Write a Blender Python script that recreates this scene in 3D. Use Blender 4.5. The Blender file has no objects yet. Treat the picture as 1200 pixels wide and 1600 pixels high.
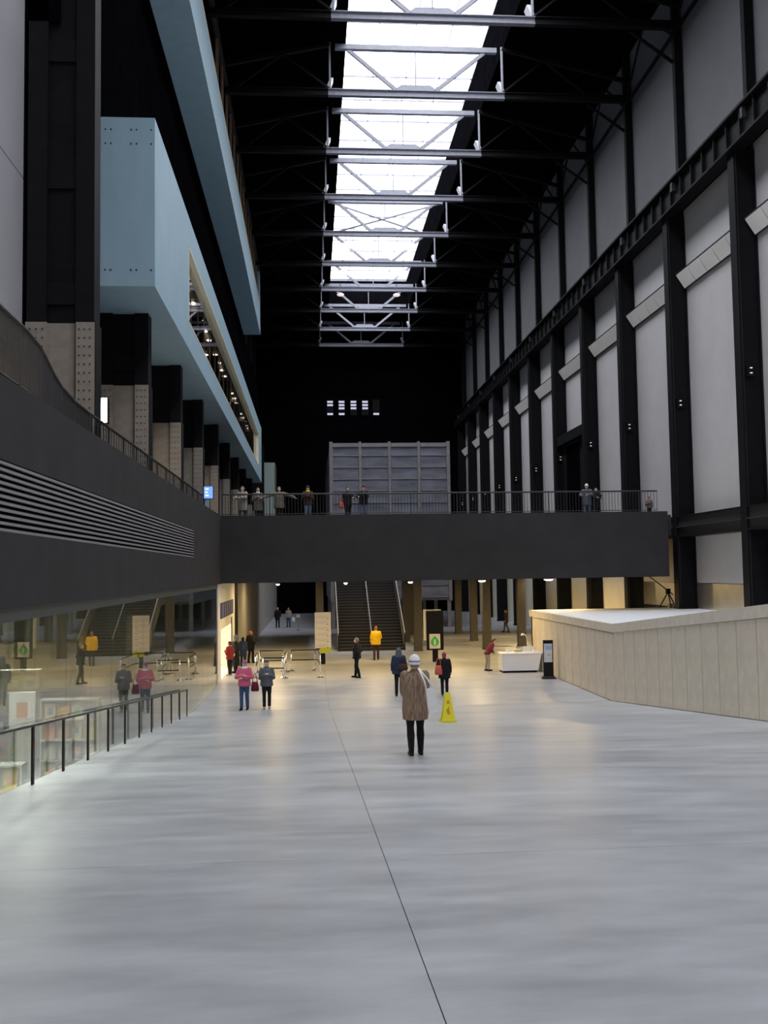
import bpy, bmesh, math, random
from mathutils import Vector, Matrix
random.seed(7)
scene = bpy.context.scene
COL = scene.collection
PI = math.pi

# ------------------------------------------------------------------ camera
FPX, CX, CY = 1500.0, 600.0, 800.0
EYE = 4.6
def _cam(u, v): return Vector(((u-CX)/FPX, (CY-v)/FPX, -1.0))
_y = _cam(486.0, 896.0).normalized()
_u = Vector((1, 0.015, 0)).cross(_y).normalized()
if _u.y < 0: _u = -_u
_x = _y.cross(_u)
ROT = Matrix((_x, _y, _u))
cd = bpy.data.cameras.new('camera'); cam = bpy.data.objects.new('camera', cd); COL.objects.link(cam)
cd.sensor_fit = 'VERTICAL'; cd.sensor_height = 36.0; cd.lens = 36.0*FPX/1600.0
cd.clip_start = 0.1; cd.clip_end = 500
cam.matrix_world = Matrix.Translation((0, 0, EYE)) @ ROT.to_4x4()
scene.camera = cam

# ------------------------------------------------------------------ world / daylight / exposure
SKY = 10.0
w = bpy.data.worlds.new('overcast_sky'); scene.world = w; w.use_nodes = True
bg = w.node_tree.nodes['Background']
bg.inputs['Color'].default_value = (0.90, 0.94, 1.0, 1); bg.inputs['Strength'].default_value = SKY
_n = w.node_tree   # standard overcast sky: zenith three times as bright as the horizon
_tc = _n.nodes.new('ShaderNodeTexCoord'); _sx = _n.nodes.new('ShaderNodeSeparateXYZ'); _ma = _n.nodes.new('ShaderNodeMath'); _ma.operation = 'MULTIPLY_ADD'
_ma.use_clamp = True; _ma.inputs[1].default_value = 2/3; _ma.inputs[2].default_value = 1/3
_mu = _n.nodes.new('ShaderNodeMath'); _mu.operation = 'MULTIPLY'; _mu.inputs[1].default_value = SKY
_n.links.new(_tc.outputs['Generated'], _sx.inputs[0]); _n.links.new(_sx.outputs['Z'], _ma.inputs[0]); _n.links.new(_ma.outputs[0], _mu.inputs[0]); _n.links.new(_mu.outputs[0], bg.inputs['Strength'])
pl = bpy.data.lights.new('skylight_portal', 'AREA'); pl.shape = 'RECTANGLE'; pl.size = 8.8; pl.size_y = 119
pl.cycles.is_portal = True
po = bpy.data.objects.new('skylight_portal', pl); COL.objects.link(po); po.location = (6.55, 45.4, 33.42)
vs = scene.view_settings
vs.view_transform = 'Standard'; vs.look = 'None'; vs.gamma = 1.0; vs.use_curve_mapping = False
vs.exposure = 0.0

# ------------------------------------------------------------------ pixel helpers (a pixel gives a direction; a surface gives the distance)
RZ0, RS = 3.0, 0.0905
YR = RZ0/RS
def ramp(y): return max(0.0, RZ0-RS*y)
def _ray(u, v): return ROT @ _cam(u, v)
def onY(u, v, Y): d = _ray(u, v); return Vector((0, 0, EYE)) + d*(Y/d.y)
def onZ(u, v, Z): d = _ray(u, v); return Vector((0, 0, EYE)) + d*((Z-EYE)/d.z)
def onG(u, v):
    d = _ray(u, v); t = (EYE-RZ0)/(-RS*d.y-d.z)
    if t > 0 and d.y*t < YR: return Vector((0, 0, EYE)) + d*t
    return onZ(u, v, 0)

# ------------------------------------------------------------------ materials
MATS = {}
def mat(name, col, rough=0.6, metal=0.0, var=0.0, scale=4.0, bump=0.0, stretch=(1, 1, 1), spec=0.5, emit=None, estr=0.0, rvar=0.0, detail=5):
    m = bpy.data.materials.new(name); m.use_nodes = True; MATS[name] = m
    nt = m.node_tree; b = nt.nodes['Principled BSDF']
    b.inputs['Base Color'].default_value = (*col, 1); b.inputs['Roughness'].default_value = rough
    b.inputs['Metallic'].default_value = metal; b.inputs['Specular IOR Level'].default_value = spec
    if emit:
        b.inputs['Emission Color'].default_value = (*emit, 1); b.inputs['Emission Strength'].default_value = estr
    if var or bump or rvar:
        tc = nt.nodes.new('ShaderNodeTexCoord'); mp = nt.nodes.new('ShaderNodeMapping'); mp.inputs['Scale'].default_value = stretch
        nz = nt.nodes.new('ShaderNodeTexNoise'); nz.inputs['Scale'].default_value = scale; nz.inputs['Detail'].default_value = detail
        nt.links.new(tc.outputs['Object'], mp.inputs[0]); nt.links.new(mp.outputs[0], nz.inputs['Vector'])
        if var:
            r = nt.nodes.new('ShaderNodeValToRGB')
            r.color_ramp.elements[0].position = 0.3; r.color_ramp.elements[1].position = 0.7
            r.color_ramp.elements[0].color = (*[max(0, c*(1-var)) for c in col], 1)
            r.color_ramp.elements[1].color = (*[min(1, c*(1+var)) for c in col], 1)
            nt.links.new(nz.outputs['Fac'], r.inputs[0]); nt.links.new(r.outputs[0], b.inputs['Base Color'])
        if rvar:
            mr = nt.nodes.new('ShaderNodeMapRange'); mr.inputs[1].default_value = .3; mr.inputs[2].default_value = .7
            mr.inputs[3].default_value = max(.02, rough-rvar); mr.inputs[4].default_value = rough+rvar
            nt.links.new(nz.outputs['Fac'], mr.inputs[0]); nt.links.new(mr.outputs[0], b.inputs['Roughness'])
        if bump:
            bp = nt.nodes.new('ShaderNodeBump'); bp.inputs['Strength'].default_value = bump; bp.inputs['Distance'].default_value = 0.02
            nt.links.new(nz.outputs['Fac'], bp.inputs['Height']); nt.links.new(bp.outputs[0], b.inputs['Normal'])
    return m
def glassmat(name, f0, tint=(1, 1, 1)):
    m = bpy.data.materials.new(name); m.use_nodes = True; MATS[name] = m
    nt = m.node_tree; nt.nodes.remove(nt.nodes['Principled BSDF'])
    lw = nt.nodes.new('ShaderNodeLayerWeight'); lw.inputs['Blend'].default_value = .5
    pw = nt.nodes.new('ShaderNodeMath'); pw.operation = 'POWER'; pw.inputs[1].default_value = 5.0; nt.links.new(lw.outputs['Facing'], pw.inputs[0])
    fr = nt.nodes.new('ShaderNodeMath'); fr.operation = 'MULTIPLY_ADD'; fr.inputs[1].default_value = 1-f0; fr.inputs[2].default_value = f0; nt.links.new(pw.outputs[0], fr.inputs[0])
    t = nt.nodes.new('ShaderNodeBsdfTransparent'); t.inputs[0].default_value = (*tint, 1)
    g = nt.nodes.new('ShaderNodeBsdfGlossy'); g.inputs['Roughness'].default_value = 0.0
    mx = nt.nodes.new('ShaderNodeMixShader')
    nt.links.new(fr.outputs[0], mx.inputs[0]); nt.links.new(t.outputs[0], mx.inputs[1]); nt.links.new(g.outputs[0], mx.inputs[2])
    nt.links.new(mx.outputs[0], nt.nodes['Material Output'].inputs['Surface'])
    return m
def floor_material():
    m = mat('polished_concrete', (0.36, 0.37, 0.40), 0.38, var=0)
    nt = m.node_tree; b = nt.nodes['Principled BSDF']
    tc = nt.nodes.new('ShaderNodeTexCoord')
    def noise(sc, st, det=6, rough=.6):
        mp = nt.nodes.new('ShaderNodeMapping'); mp.inputs['Scale'].default_value = st
        n = nt.nodes.new('ShaderNodeTexNoise'); n.inputs['Scale'].default_value = sc; n.inputs['Detail'].default_value = det; n.inputs['Roughness'].default_value = rough
        nt.links.new(tc.outputs['Object'], mp.inputs[0]); nt.links.new(mp.outputs[0], n.inputs['Vector']); return n
    big = noise(.33, (.6, 1.3, 1)); mid = noise(1.3, (.55, 1.5, 1), 7, .65)
    ad = nt.nodes.new('ShaderNodeMath'); ad.operation = 'ADD'; nt.links.new(big.outputs[0], ad.inputs[0]); nt.links.new(mid.outputs[0], ad.inputs[1])
    r = nt.nodes.new('ShaderNodeValToRGB'); e = r.color_ramp.elements
    hv = nt.nodes.new('ShaderNodeMath'); hv.operation = 'MULTIPLY'; hv.inputs[1].default_value = .5; nt.links.new(ad.outputs[0], hv.inputs[0])
    e[0].position = .2; e[1].position = .8
    e[0].color = (.16, .163, .178, 1); e[1].color = (.62, .625, .655, 1)
    nt.links.new(hv.outputs[0], r.inputs[0]); nt.links.new(r.outputs[0], b.inputs['Base Color'])
    mr = nt.nodes.new('ShaderNodeMapRange'); mr.inputs[1].default_value = .2; mr.inputs[2].default_value = .8; mr.inputs[3].default_value = .285; mr.inputs[4].default_value = .42
    nt.links.new(mid.outputs[0], mr.inputs[0]); nt.links.new(mr.outputs[0], b.inputs['Roughness'])
    return m
FLOOR = floor_material()
BLACK = mat('black_steel', (.0065, .0065, .008), .6, var=.3, scale=3, spec=.15)
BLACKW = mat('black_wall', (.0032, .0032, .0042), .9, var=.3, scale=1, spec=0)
SLAB = mat('black_render', (.040, .037, .038), .75, var=.12, scale=1.2, bump=.05, spec=.2)
LOUV = mat('dark_grey_louver', (.30, .29, .30), .45)
VOID = mat('louver_void', (.012, .012, .013), .9)
GREYU = mat('darkened_grey_plaster', (.20, .195, .21), .85, var=.05, scale=.6)  # upper wall: shade put into the colour, daylight alone leaves it too bright
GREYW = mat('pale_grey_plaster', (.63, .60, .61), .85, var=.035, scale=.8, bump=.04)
GREYW2 = mat('pale_violet_plaster', (.38, .37, .40), .85, var=.04, scale=.7)
LITFOOT_TRIM = mat('brown_grey_litfoot_trim', (.33, .285, .24), .7, var=.1, scale=6)
CREAM = mat('cream_plaster', (.72, .66, .55), .8, var=.05, scale=.8)
BLUE = mat('pale_blue_render', (.36, .525, .63), .55, var=.05, scale=2.0, stretch=(1, 1, .3))
TRIMC = mat('cream_reveal', (.85, .80, .62), .5)
WOOD = mat('brown_interior', (.24, .165, .11), .6, var=.2, scale=2)
STONE = mat('terrace_stone', (.76, .68, .57), .8, var=.07, scale=3, bump=.08)
COPING = mat('terrace_coping', (.80, .73, .63), .8, var=.08, scale=4)
DECK = mat('terrace_deck', (.80, .80, .82), .6, var=.03, scale=2)
GOLDM = mat('brushed_pale_metal', (.62, .59, .52), .32, metal=.85, var=.1, scale=1.5, bump=.12)
STEELG = mat('grey_truss_paint', (.30, .30, .36), .5, var=.1, scale=5)
RUST = mat('weathered_grey_steel', (.25, .26, .32), .65, metal=.2, var=.3, scale=1.1, stretch=(.5, 1, 1.6), bump=.1)
RUSTF = mat('grey_frame_steel', (.30, .275, .285), .6, metal=.2, var=.15, scale=3)
CHROME = mat('chrome', (.85, .85, .86), .12, metal=1)
RAIL = mat('black_rail', (.012, .012, .013), .5, spec=.15)
RAILG = mat('dark_grey_rail', (.045, .042, .044), .5, spec=.25)
WHITE = mat('white_laminate', (.86, .86, .88), .4)
BLK = mat('black_plastic', (.010, .010, .012), .5, spec=.15)
COLM = mat('brown_grey_column', (.085, .075, .064), .7, var=.12, scale=5)
STAIR = mat('dark_stair', (.014, .013, .014), .55, var=.2, scale=5)
NOSE = mat('stair_nosing', (.10, .09, .085), .4, metal=.3)
LAMPW = mat('warm_lamp_lens', (1, .95, .85), .5, emit=(1, .93, .8), estr=9)
LAMPC = mat('cool_lamp_lens', (1, 1, 1), .5, emit=(.92, .95, 1), estr=12)
LAMPS = mat('small_spot_lens', (1, .95, .85), .5, emit=(1, .92, .78), estr=7)
LAMPD = mat('dim_lamp_lens', (1, .9, .85), .5, emit=(1, .88, .8), estr=.7)
SCREEN = mat('blue_screen', (.1, .2, .8), .4, emit=(.22, .42, 1), estr=1.0)
LIME = mat('lime_panel', (.52, .58, .05), .5)
PAPER = mat('off_white_board', (.80, .75, .74), .6)
INK = mat('grey_print', (.36, .34, .36), .7)
GREEN = mat('green_print', (.06, .55, .10), .5)
NAVYP = mat('navy_print', (.045, .05, .16), .5)
NAVYL = mat('pale_stroke', (.34, .33, .45), .5)
POSTER = mat('poster_print', (.62, .62, .66), .5, var=.15, scale=5)
POSTB = mat('poster_blue', (.35, .45, .75), .5)
YEL = mat('yellow_plastic', (.86, .78, .04), .35)
REDP = mat('red_print', (.75, .30, .04), .5)
GLASS = glassmat('shop_glass', .07, (.93, .96, .94))
PANEG = glassmat('clear_pane', .02)
SKYG = glassmat('skylight_glass', .02)
PALEG = mat('pale_green_panel', (.42, .50, .46), .7)

# ------------------------------------------------------------------ mesh helpers
class MB:
    def __init__(s): s.v = []; s.f = []
    def add(s, vs, fs):
        o = len(s.v); s.v += [tuple(p) for p in vs]; s.f += [tuple(i+o for i in q) for q in fs]; return s
    def box(s, x0, x1, y0, y1, z0, z1):
        return s.add([(x0, y0, z0), (x1, y0, z0), (x1, y1, z0), (x0, y1, z0), (x0, y0, z1), (x1, y0, z1), (x1, y1, z1), (x0, y1, z1)],
                     [(0, 3, 2, 1), (4, 5, 6, 7), (0, 1, 5, 4), (1, 2, 6, 5), (2, 3, 7, 6), (3, 0, 4, 7)])
    def hexa(s, p):   # 8 points, bottom 4 then top 4
        return s.add(p, [(0, 3, 2, 1), (4, 5, 6, 7), (0, 1, 5, 4), (1, 2, 6, 5), (2, 3, 7, 6), (3, 0, 4, 7)])
    def bar(s, a, b, wx, wy, ref=(0, 1, 0)):   # rectangular bar between two points
        a = Vector(a); b = Vector(b); d = (b-a).normalized(); r = Vector(ref)
        if abs(d.dot(r)) > .95: r = Vector((1, 0, 0))
        n = d.cross(r).normalized(); m = n.cross(d).normalized()
        q = [n*sx*wx/2+m*sy*wy/2 for sx, sy in ((-1, -1), (1, -1), (1, 1), (-1, 1))]
        return s.hexa([a+k for k in q]+[b+k for k in q])
    def tube(s, pts, rad, n=8, caps=True):
        pts = [Vector(p) for p in pts]; N = len(pts)
        if not isinstance(rad, (list, tuple)): rad = [rad]*N
        o = len(s.v); prev = None
        for i, p in enumerate(pts):
            d = (pts[min(i+1, N-1)]-pts[max(i-1, 0)]).normalized()
            if prev is None:
                r = Vector((0, 0, 1)) if abs(d.z) < .9 else Vector((1, 0, 0))
                a = d.cross(r).normalized()
            else:
                a = (prev-d*prev.dot(d)).normalized()
            prev = a; b = d.cross(a)
            for k in range(n):
                t = 2*PI*k/n; s.v.append(tuple(p+(a*math.cos(t)+b*math.sin(t))*rad[i]))
        for i in range(N-1):
            for k in range(n):
                s.f.append((o+i*n+k, o+i*n+(k+1) % n, o+(i+1)*n+(k+1) % n, o+(i+1)*n+k))
        if caps:
            s.f.append(tuple(o+k for k in reversed(range(n)))); s.f.append(tuple(o+(N-1)*n+k for k in range(n)))
        return s
    def loft(s, rings, n=16):   # rings: (cx, cy, cz, rx, ry)
        o = len(s.v)
        for (x, y, z, rx, ry) in rings:
            for k in range(n):
                t = 2*PI*k/n; s.v.append((x+rx*math.cos(t), y+ry*math.sin(t), z))
        N = len(rings)
        for i in range(N-1):
            for k in range(n): s.f.append((o+i*n+k, o+i*n+(k+1) % n, o+(i+1)*n+(k+1) % n, o+(i+1)*n+k))
        s.f.append(tuple(o+k for k in reversed(range(n)))); s.f.append(tuple(o+(N-1)*n+k for k in range(n)))
        return s
    def ball(s, c, rx, ry=None, rz=None, n=12, m=8):
        ry = ry or rx; rz = rz or rx
        return s.loft([(c[0], c[1], c[2]+rz*math.cos(PI*(m-i)/m), max(1e-4, rx*math.sin(PI*i/m)), max(1e-4, ry*math.sin(PI*i/m))) for i in range(m+1)], n)
    def disc(s, c, r, h, n=20): return s.loft([(c[0], c[1], c[2], r, r), (c[0], c[1], c[2]+h, r, r)], n)
    def mesh(s, name):
        me = bpy.data.meshes.new(name); me.from_pydata(s.v, [], s.f); me.update(); return me
    def build(s, name, m, parent=None, smooth=False, loc=None):
        me = s.mesh(name); me.materials.append(m)
        if smooth:
            for p in me.polygons: p.use_smooth = True
        return link(name, me, parent, loc)
def link(name, data, parent=None, loc=None):
    o = bpy.data.objects.new(name, data); COL.objects.link(o)
    if parent: o.parent = parent
    if loc is not None: o.location = loc
    return o
def empty(name, loc=(0, 0, 0), rz=0.0):
    o = bpy.data.objects.new(name, None); COL.objects.link(o); o.location = loc; o.rotation_euler.z = rz; o.empty_display_size = .2; return o
def tag(o, label=None, cat=None, group=None, kind=None):
    if label: o['label'] = label
    if cat: o['category'] = cat
    if group: o['group'] = group
    if kind: o['kind'] = kind
    return o
def children(o): return [c for c in bpy.data.objects if c.parent == o]
KIDS = {}
def copy_tree(o, parent=None, loc=None):
    c = o.copy(); COL.objects.link(c); c.parent = parent
    if loc is not None: c.location = loc
    for ch in o.children: copy_tree(ch, c)
    return c
def B(name, m, parent, *a): return MB().box(*a).build(name, m, parent)
def struct(o, label=None): o['kind'] = 'structure'; return tag(o, label)

YB, YE = -14.0, 112.0           # hall ends
XGL = -3.97                     # shop glass plane
YBR = 42.75                     # bridge front
BAY = 7.25
COLY = [43.5+BAY*k for k in range(-3, 10)]
XR, XRW = 17.0, 17.9            # right column face, right wall face
XL, XLW = -4.85, -6.4           # left column face, left wall face
ZR = 33.5                       # roof

# ================================================================== STRUCTURE
# ---- floor: ramp and level floor, poured in slabs either side of a long joint
fl = struct(MB().hexa([(-4.0, YB, ramp(YB)-.5), (10.42, YB, ramp(YB)-.5), (10.42, YR, -.5), (-4.0, YR, -.5),
                       (-4.0, YB, ramp(YB)-.15), (10.42, YB, ramp(YB)-.15), (10.42, YR, -.15), (-4.0, YR, -.15)])
            .box(-12, 18.6, YR, YE, -.5, -.15).build('floor', BLACKW), 'polished grey concrete ramp and level floor of the hall')
XJ = .575
def slab(x0, x1, y0, y1):
    z0, z1 = ramp(y0), ramp(y1); g = .003
    MB().hexa([(x0+g, y0+.002, z0-.15), (x1-g, y0+.002, z0-.15), (x1-g, y1-.002, z1-.15), (x0+g, y1-.002, z1-.15),
               (x0+g, y0+.002, z0), (x1-g, y0+.002, z0), (x1-g, y1-.002, z1), (x0+g, y1-.002, z1)]).build('slab', FLOOR, fl)
ys = [YB, 0, 8, 16.5, 24.8, YR]
for a, b in zip(ys, ys[1:]):
    slab(-4.0, XJ, a, b); slab(XJ, 10.42, a, b)
ys = [YR, 42, 51, 60, 70, 82, 97, YE]
for a, b in zip(ys, ys[1:]):
    slab(-4.0, XJ, a, b); slab(XJ, 10.42, a, b)
    if a > 42 or b > 45.6: slab(10.42, 18.0, max(a, 45.6), b)
B('slab', FLOOR, fl, -12, -4.0, YB, 41.4, -.15, 0)

# ---- right wall: backing, one panel per bay above and below the girder, metal wainscot
wr = struct(B('wall_right', BLACKW, None, 18.3, 18.6, YB, YE, -.5, ZR+.4), 'tall pale grey side wall in bays between black steel columns')
edges = [YB]+COLY+[YE]
for i in range(len(edges)-1):
    a, b = edges[i], edges[i+1]
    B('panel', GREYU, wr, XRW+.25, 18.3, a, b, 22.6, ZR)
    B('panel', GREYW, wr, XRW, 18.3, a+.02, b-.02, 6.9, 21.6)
    if i == 6:  # bay with a dark recess below the panel
        pass
    if a < 46 : 
        B('panel', GREYW, wr, XRW, 18.3, a+.02, b-.02, 3.9, 6.1)
        B('metal_panel', GOLDM, wr, XRW-.03, 18.3, a+.02, b-.02, 2.7, 3.88)['label'] = 'brushed pale metal wainscot panel'
        B('skirting', BLACK, wr, XRW-.05, 18.3, a+.02, b-.02, 0.0, 2.68)
    else:
        B('panel', CREAM, wr, XRW, 18.3, a+.02, b-.02, 0, 6.1)

# ---- far wall
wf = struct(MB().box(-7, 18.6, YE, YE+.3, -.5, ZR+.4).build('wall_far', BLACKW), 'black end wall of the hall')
wb = struct(MB().box(-13, 18.6, YB-.3, YB, -.5, ZR+.4).build('wall_back', GREYW2), 'plain wall at the top of the ramp')
PANE_D = mat('dusk_window_pane', (.5, .5, .6), .4, emit=(.75, .75, .95), estr=.55)
for i, x in enumerate((2.08, 3.43, 4.83, 6.2, 7.5)):
    n = tag(struct(B('window_%d' % (i+2), BLACK, None, x-.05, x+.75, YE-.08, YE, 23.1, 24.95)), 'small high window with faintly lit panes in the black end wall')
    rows = ((0, 1, 3), (0, 1, 2, 3), (0, 1, 2), (0, 1, 2), (3,))[i]
    for r in rows:
        zt = 24.8-.38*r-(.3 if r == 3 else 0)
        B('pane', PANE_D, n, x+.02, x+.68, YE-.1, YE-.08, zt-.24, zt)

# ---- left wall above the balcony, pale panel at the near bay, cream strip behind the balcony
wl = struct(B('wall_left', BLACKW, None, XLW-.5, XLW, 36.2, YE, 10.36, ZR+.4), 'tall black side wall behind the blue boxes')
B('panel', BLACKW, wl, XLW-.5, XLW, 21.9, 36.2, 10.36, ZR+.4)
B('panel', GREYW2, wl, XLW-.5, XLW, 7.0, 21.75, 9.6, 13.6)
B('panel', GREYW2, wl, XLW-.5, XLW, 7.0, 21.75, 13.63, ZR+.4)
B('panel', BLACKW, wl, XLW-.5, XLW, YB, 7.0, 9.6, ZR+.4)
for a in range(14, 110, 8):
    B('panel', CREAM, wl, XLW-.6, XLW-.15, a+.01, min(a+8, YE)-.01, 6.88, 10.36)
# lit opening of the concourse behind the balcony near the camera
conc = struct(MB().box(-11.5, -11.2, YB, 14, 6.5, 9.9).box(-11.2, XLW, YB, 14, 9.6, 9.9).box(-11.2, XLW-.6, 14, 14.3, 6.5, 9.9).box(-11.2, XLW, YB, YB+.2, 6.5, 9.9).build('wall_concourse', CREAM), 'cream walls of the lit concourse behind the balcony')

# ---- roof and skylight
XS0, XS1, YSE, ZP = 2.2, 10.9, 104.6, 37.0   # lantern well and its glazing height
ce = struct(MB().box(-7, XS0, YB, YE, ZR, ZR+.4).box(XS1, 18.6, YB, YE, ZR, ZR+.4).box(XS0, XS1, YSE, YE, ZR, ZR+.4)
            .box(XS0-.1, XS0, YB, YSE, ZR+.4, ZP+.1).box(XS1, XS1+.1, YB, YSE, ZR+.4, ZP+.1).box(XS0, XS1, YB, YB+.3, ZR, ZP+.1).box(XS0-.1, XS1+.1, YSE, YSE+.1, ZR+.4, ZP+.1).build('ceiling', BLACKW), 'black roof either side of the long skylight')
gb = MB()
yy = YB+.3
YP = []
while yy < YSE-.5: YP.append(yy); yy += 3.1
YP.append(YSE)
for y in YP: gb.box(XS0, XS1, y-.03, y+.03, ZP-.1, ZP)
NX = 4
for i in range(NX+1):
    x = XS0+(XS1-XS0)*i/NX; gb.box(x-.02, x+.02, YB+.3, YSE, ZP-.08, ZP)
sk = struct(gb.build('window_1', STEELG), 'long glazed skylight running down the middle of the black roof')
pm = {}
for a, b in zip(YP, YP[1:]):
    for i in range(NX):
        x = XS0+(XS1-XS0)*i/NX; key = round(b-a, 3)
        if key not in pm:
            pm[key] = MB().box(0, (XS1-XS0)/NX-.02, 0, b-a-.02, 0, .012).mesh('glass_pane'); pm[key].materials.append(SKYG)
        link('glass_pane', pm[key], sk, (x+.01, a+.01, ZP+.01))

# ---- terrace (raised platform on the right) with its panelled retaining wall
XT, YT0, YT1, ZT = 10.4, YR-.4, 45.5, 2.7
te = struct(B('floor_terrace', DECK, None, XT+.22, 18.3, YB, YT1, ZT-.3, ZT), 'pale raised terrace floor behind the stone retaining wall')
wt = struct(MB().hexa([(XT+.08, YB, ramp(YB)-.4), (XT+.3, YB, ramp(YB)-.4), (XT+.3, YT0, -.2), (XT+.08, YT0, -.2), (XT+.08, YB, ramp(YB)+2.4), (XT+.3, YB, ramp(YB)+2.4), (XT+.3, YT0, ZT-.05), (XT+.08, YT0, ZT-.05)])
            .box(XT+.08, XT+.3, YT0, YT1, -.2, ZT-.05).box(XT+.08, 18.3, YT1-.2, YT1, -.2, ZT-.05).build('wall_terrace', STONE), 'beige stone retaining wall of upright panels beside the ramp')
PW = 1.08
rp = MB().hexa([(XT, 0, .02), (XT+.1, 0, .02), (XT+.1, PW-.035, .02-RS*PW), (XT, PW-.035, .02-RS*PW), (XT, 0, 2.36), (XT+.1, 0, 2.36), (XT+.1, PW-.035, 2.36-RS*PW), (XT, PW-.035, 2.36-RS*PW)]).mesh('panel'); rp.materials.append(STONE)
y = YT0-PW
while y > YB: link('panel', rp, wt, (0, y, ramp(y))); y -= PW
fp = MB().box(XT, XT+.1, 0, PW-.035, .02, 2.36).mesh('panel'); fp.materials.append(STONE)
for k in range(11):
    link('panel', fp, wt, (0, YT0+k*PW, 0))
cp = MB().hexa([(XT-.02, YB, ramp(YB)+2.4), (XT+.3, YB, ramp(YB)+2.4), (XT+.3, YT0, 2.4), (XT-.02, YT0, 2.4), (XT-.02, YB, ramp(YB)+2.7), (XT+.3, YB, ramp(YB)+2.7), (XT+.3, YT0, ZT), (XT-.02, YT0, ZT)]).build('coping', COPING, wt)
B('coping', COPING, wt, XT-.02, XT+.22, YT0, YT1, 2.4, ZT)

# ---- balcony slab on the left with louvre band
XS = -3.93
sl = struct(MB().box(XS-.25, XS, YB, 32.8, 6.12, 7.2).box(XS-.25, XS, YB, 32.8, 4.2, 5.2).box(XS-.25, XS, 32.8, YBR+.1, 4.2, 7.2).box(XLW-5, XS-.25, YB, YE, 6.5, 6.88).box(XLW-6, XS-.25, YB, 41.4, 4.16, 4.3)
            .build('wall_balcony', SLAB), 'black rendered balcony edge above the shop glass')
B('louver_back', VOID, sl, XS-.26, XS-.2, YB, 32.8, 5.2, 6.12)
lm = MB().hexa([(XS-.14, YB, 0), (XS, YB, -.028), (XS, 32.8, -.028), (XS-.14, 32.8, 0), (XS-.14, YB, .03), (XS, YB, .012), (XS, 32.8, .012), (XS-.14, 32.8, .03)]).mesh('louver_slat'); lm.materials.append(LOUV)
for i in range(11): link('louver_slat', lm, sl, (0, 0, 5.225+i*.0862))
tr = struct(B('trim_1', mat('channel_grey', (.06, .07, .065), .5), None, XGL-.2, XGL+.02, -9, 41.2, 4.02, 4.2))

# ---- bridge across the hall
br = struct(MB().box(XS, 16.3, YBR, YBR+.3, 4.22, 7.18).box(XS, 16.3, YBR+.3, 55, 4.24, 6.88).box(5.95, 16.3, 55, 74, 4.24, 6.88).box(XS, .95, 55, 74, 4.24, 6.88).box(.95, 5.95, 70, 74, 4.24, 6.88).box(16.3, 16.55, YBR+.25, 74, 6.1, 7.05)
            .build('floor_bridge', SLAB), 'wide dark bridge crossing the hall above the lower floor')
B('kerb', SLAB, br, XS, 16.3, YBR, YBR+.04, 7.18, 7.2)

# ---- shop glazing along the ramp
wg = struct(MB().box(XGL-.16, XGL, 41.0, 41.35, 0, 4.2).build('window_glazing', mat('grey_aluminium', (.34, .34, .37), .4, metal=.4)), 'full height double glazed shop front along the ramp')
gy = [40.95-1.78*k for k in range(0, 29)]
for a, b in zip(gy[1:], gy):
    zb0, zb1 = ramp(a), ramp(b)
    for xo in (0, -.16):
        MB().hexa([(XGL+xo-.012, a+.012, zb0), (XGL+xo, a+.012, zb0), (XGL+xo, b-.012, zb1), (XGL+xo-.012, b-.012, zb1), (XGL+xo-.012, a+.012, 4.05), (XGL+xo, a+.012, 4.05), (XGL+xo, b-.012, 4.05), (XGL+xo-.012, b-.012, 4.05)]).build('glass_pane', GLASS, wg)
ws = struct(MB().box(-12.3, -12, YB, 41.4, -.15, 4.3).box(-12, XGL-.2, YB-.1, YB+.1, -.15, 4.3).box(-12, -4.2, 41.35, 41.6, -.15, 4.3).build('wall_shop', mat('shop_wall', (.50, .47, .38), .8, var=.1, scale=.5)), 'back wall of the shop behind the glass')

# ---- white wall with doorway beyond the glass, then grey wall running back
WW = mat('white_paint', (.82, .78, .70), .7, var=.02)
wd = struct(MB().box(-4.07, XGL, 41.4, 42.75, 0, 4.24).box(-4.07, XGL, 42.75, 48.2, 2.2, 4.24).box(-4.07, XGL, 48.2, 50.4, 0, 4.24).build('wall_entrance', WW), 'white wall with blue lettering above a bright doorway')
sg = tag(MB().box(XGL, XGL+.02, 42.5, 49.4, 2.66, 3.36).build('wall_sign', NAVYP), 'dark blue lettered sign on the white wall above the bright doorway', 'sign')
for k, yq in enumerate((43.5, 44.7, 45.9, 47.1, 48.3)):
    MB().box(XGL+.02, XGL+.026, yq, yq+.28, 2.72, 3.30).build('letter_stroke', NAVYL, sg)
dr = struct(MB().box(-4.05, XGL+.03, 48.21, 48.6, 0, 2.5).build('door_1', COLM), 'tall door edge beside the bright doorway')
struct(MB().box(-8, -7.7, 41.6, 51, 0, 4.24).box(-8, -3.99, 50.4, 50.7, 0, 4.24).box(-8, -4.07, 41.6, 41.8, 0, 4.24).box(-8, -4.07, 41.6, 50.7, 3.2, 3.4).box(-8, -4.0, 41.6, 50.7, -.14, 0).build('wall_lobby', WW), 'bright white lobby behind the doorway')
wg2 = struct(B('wall_lower_left', mat('grey_render', (.42, .40, .36), .8, var=.06, scale=.7), None, -4.4, XGL, 53, YE, 0, 6.5), 'plain grey wall running back past the stairs')
struct(MB().box(-4.9, -4.0, 50.75, 53, 0, 6.5).build('wall_pier', BLACK), 'black pier beside the white wall')

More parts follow.
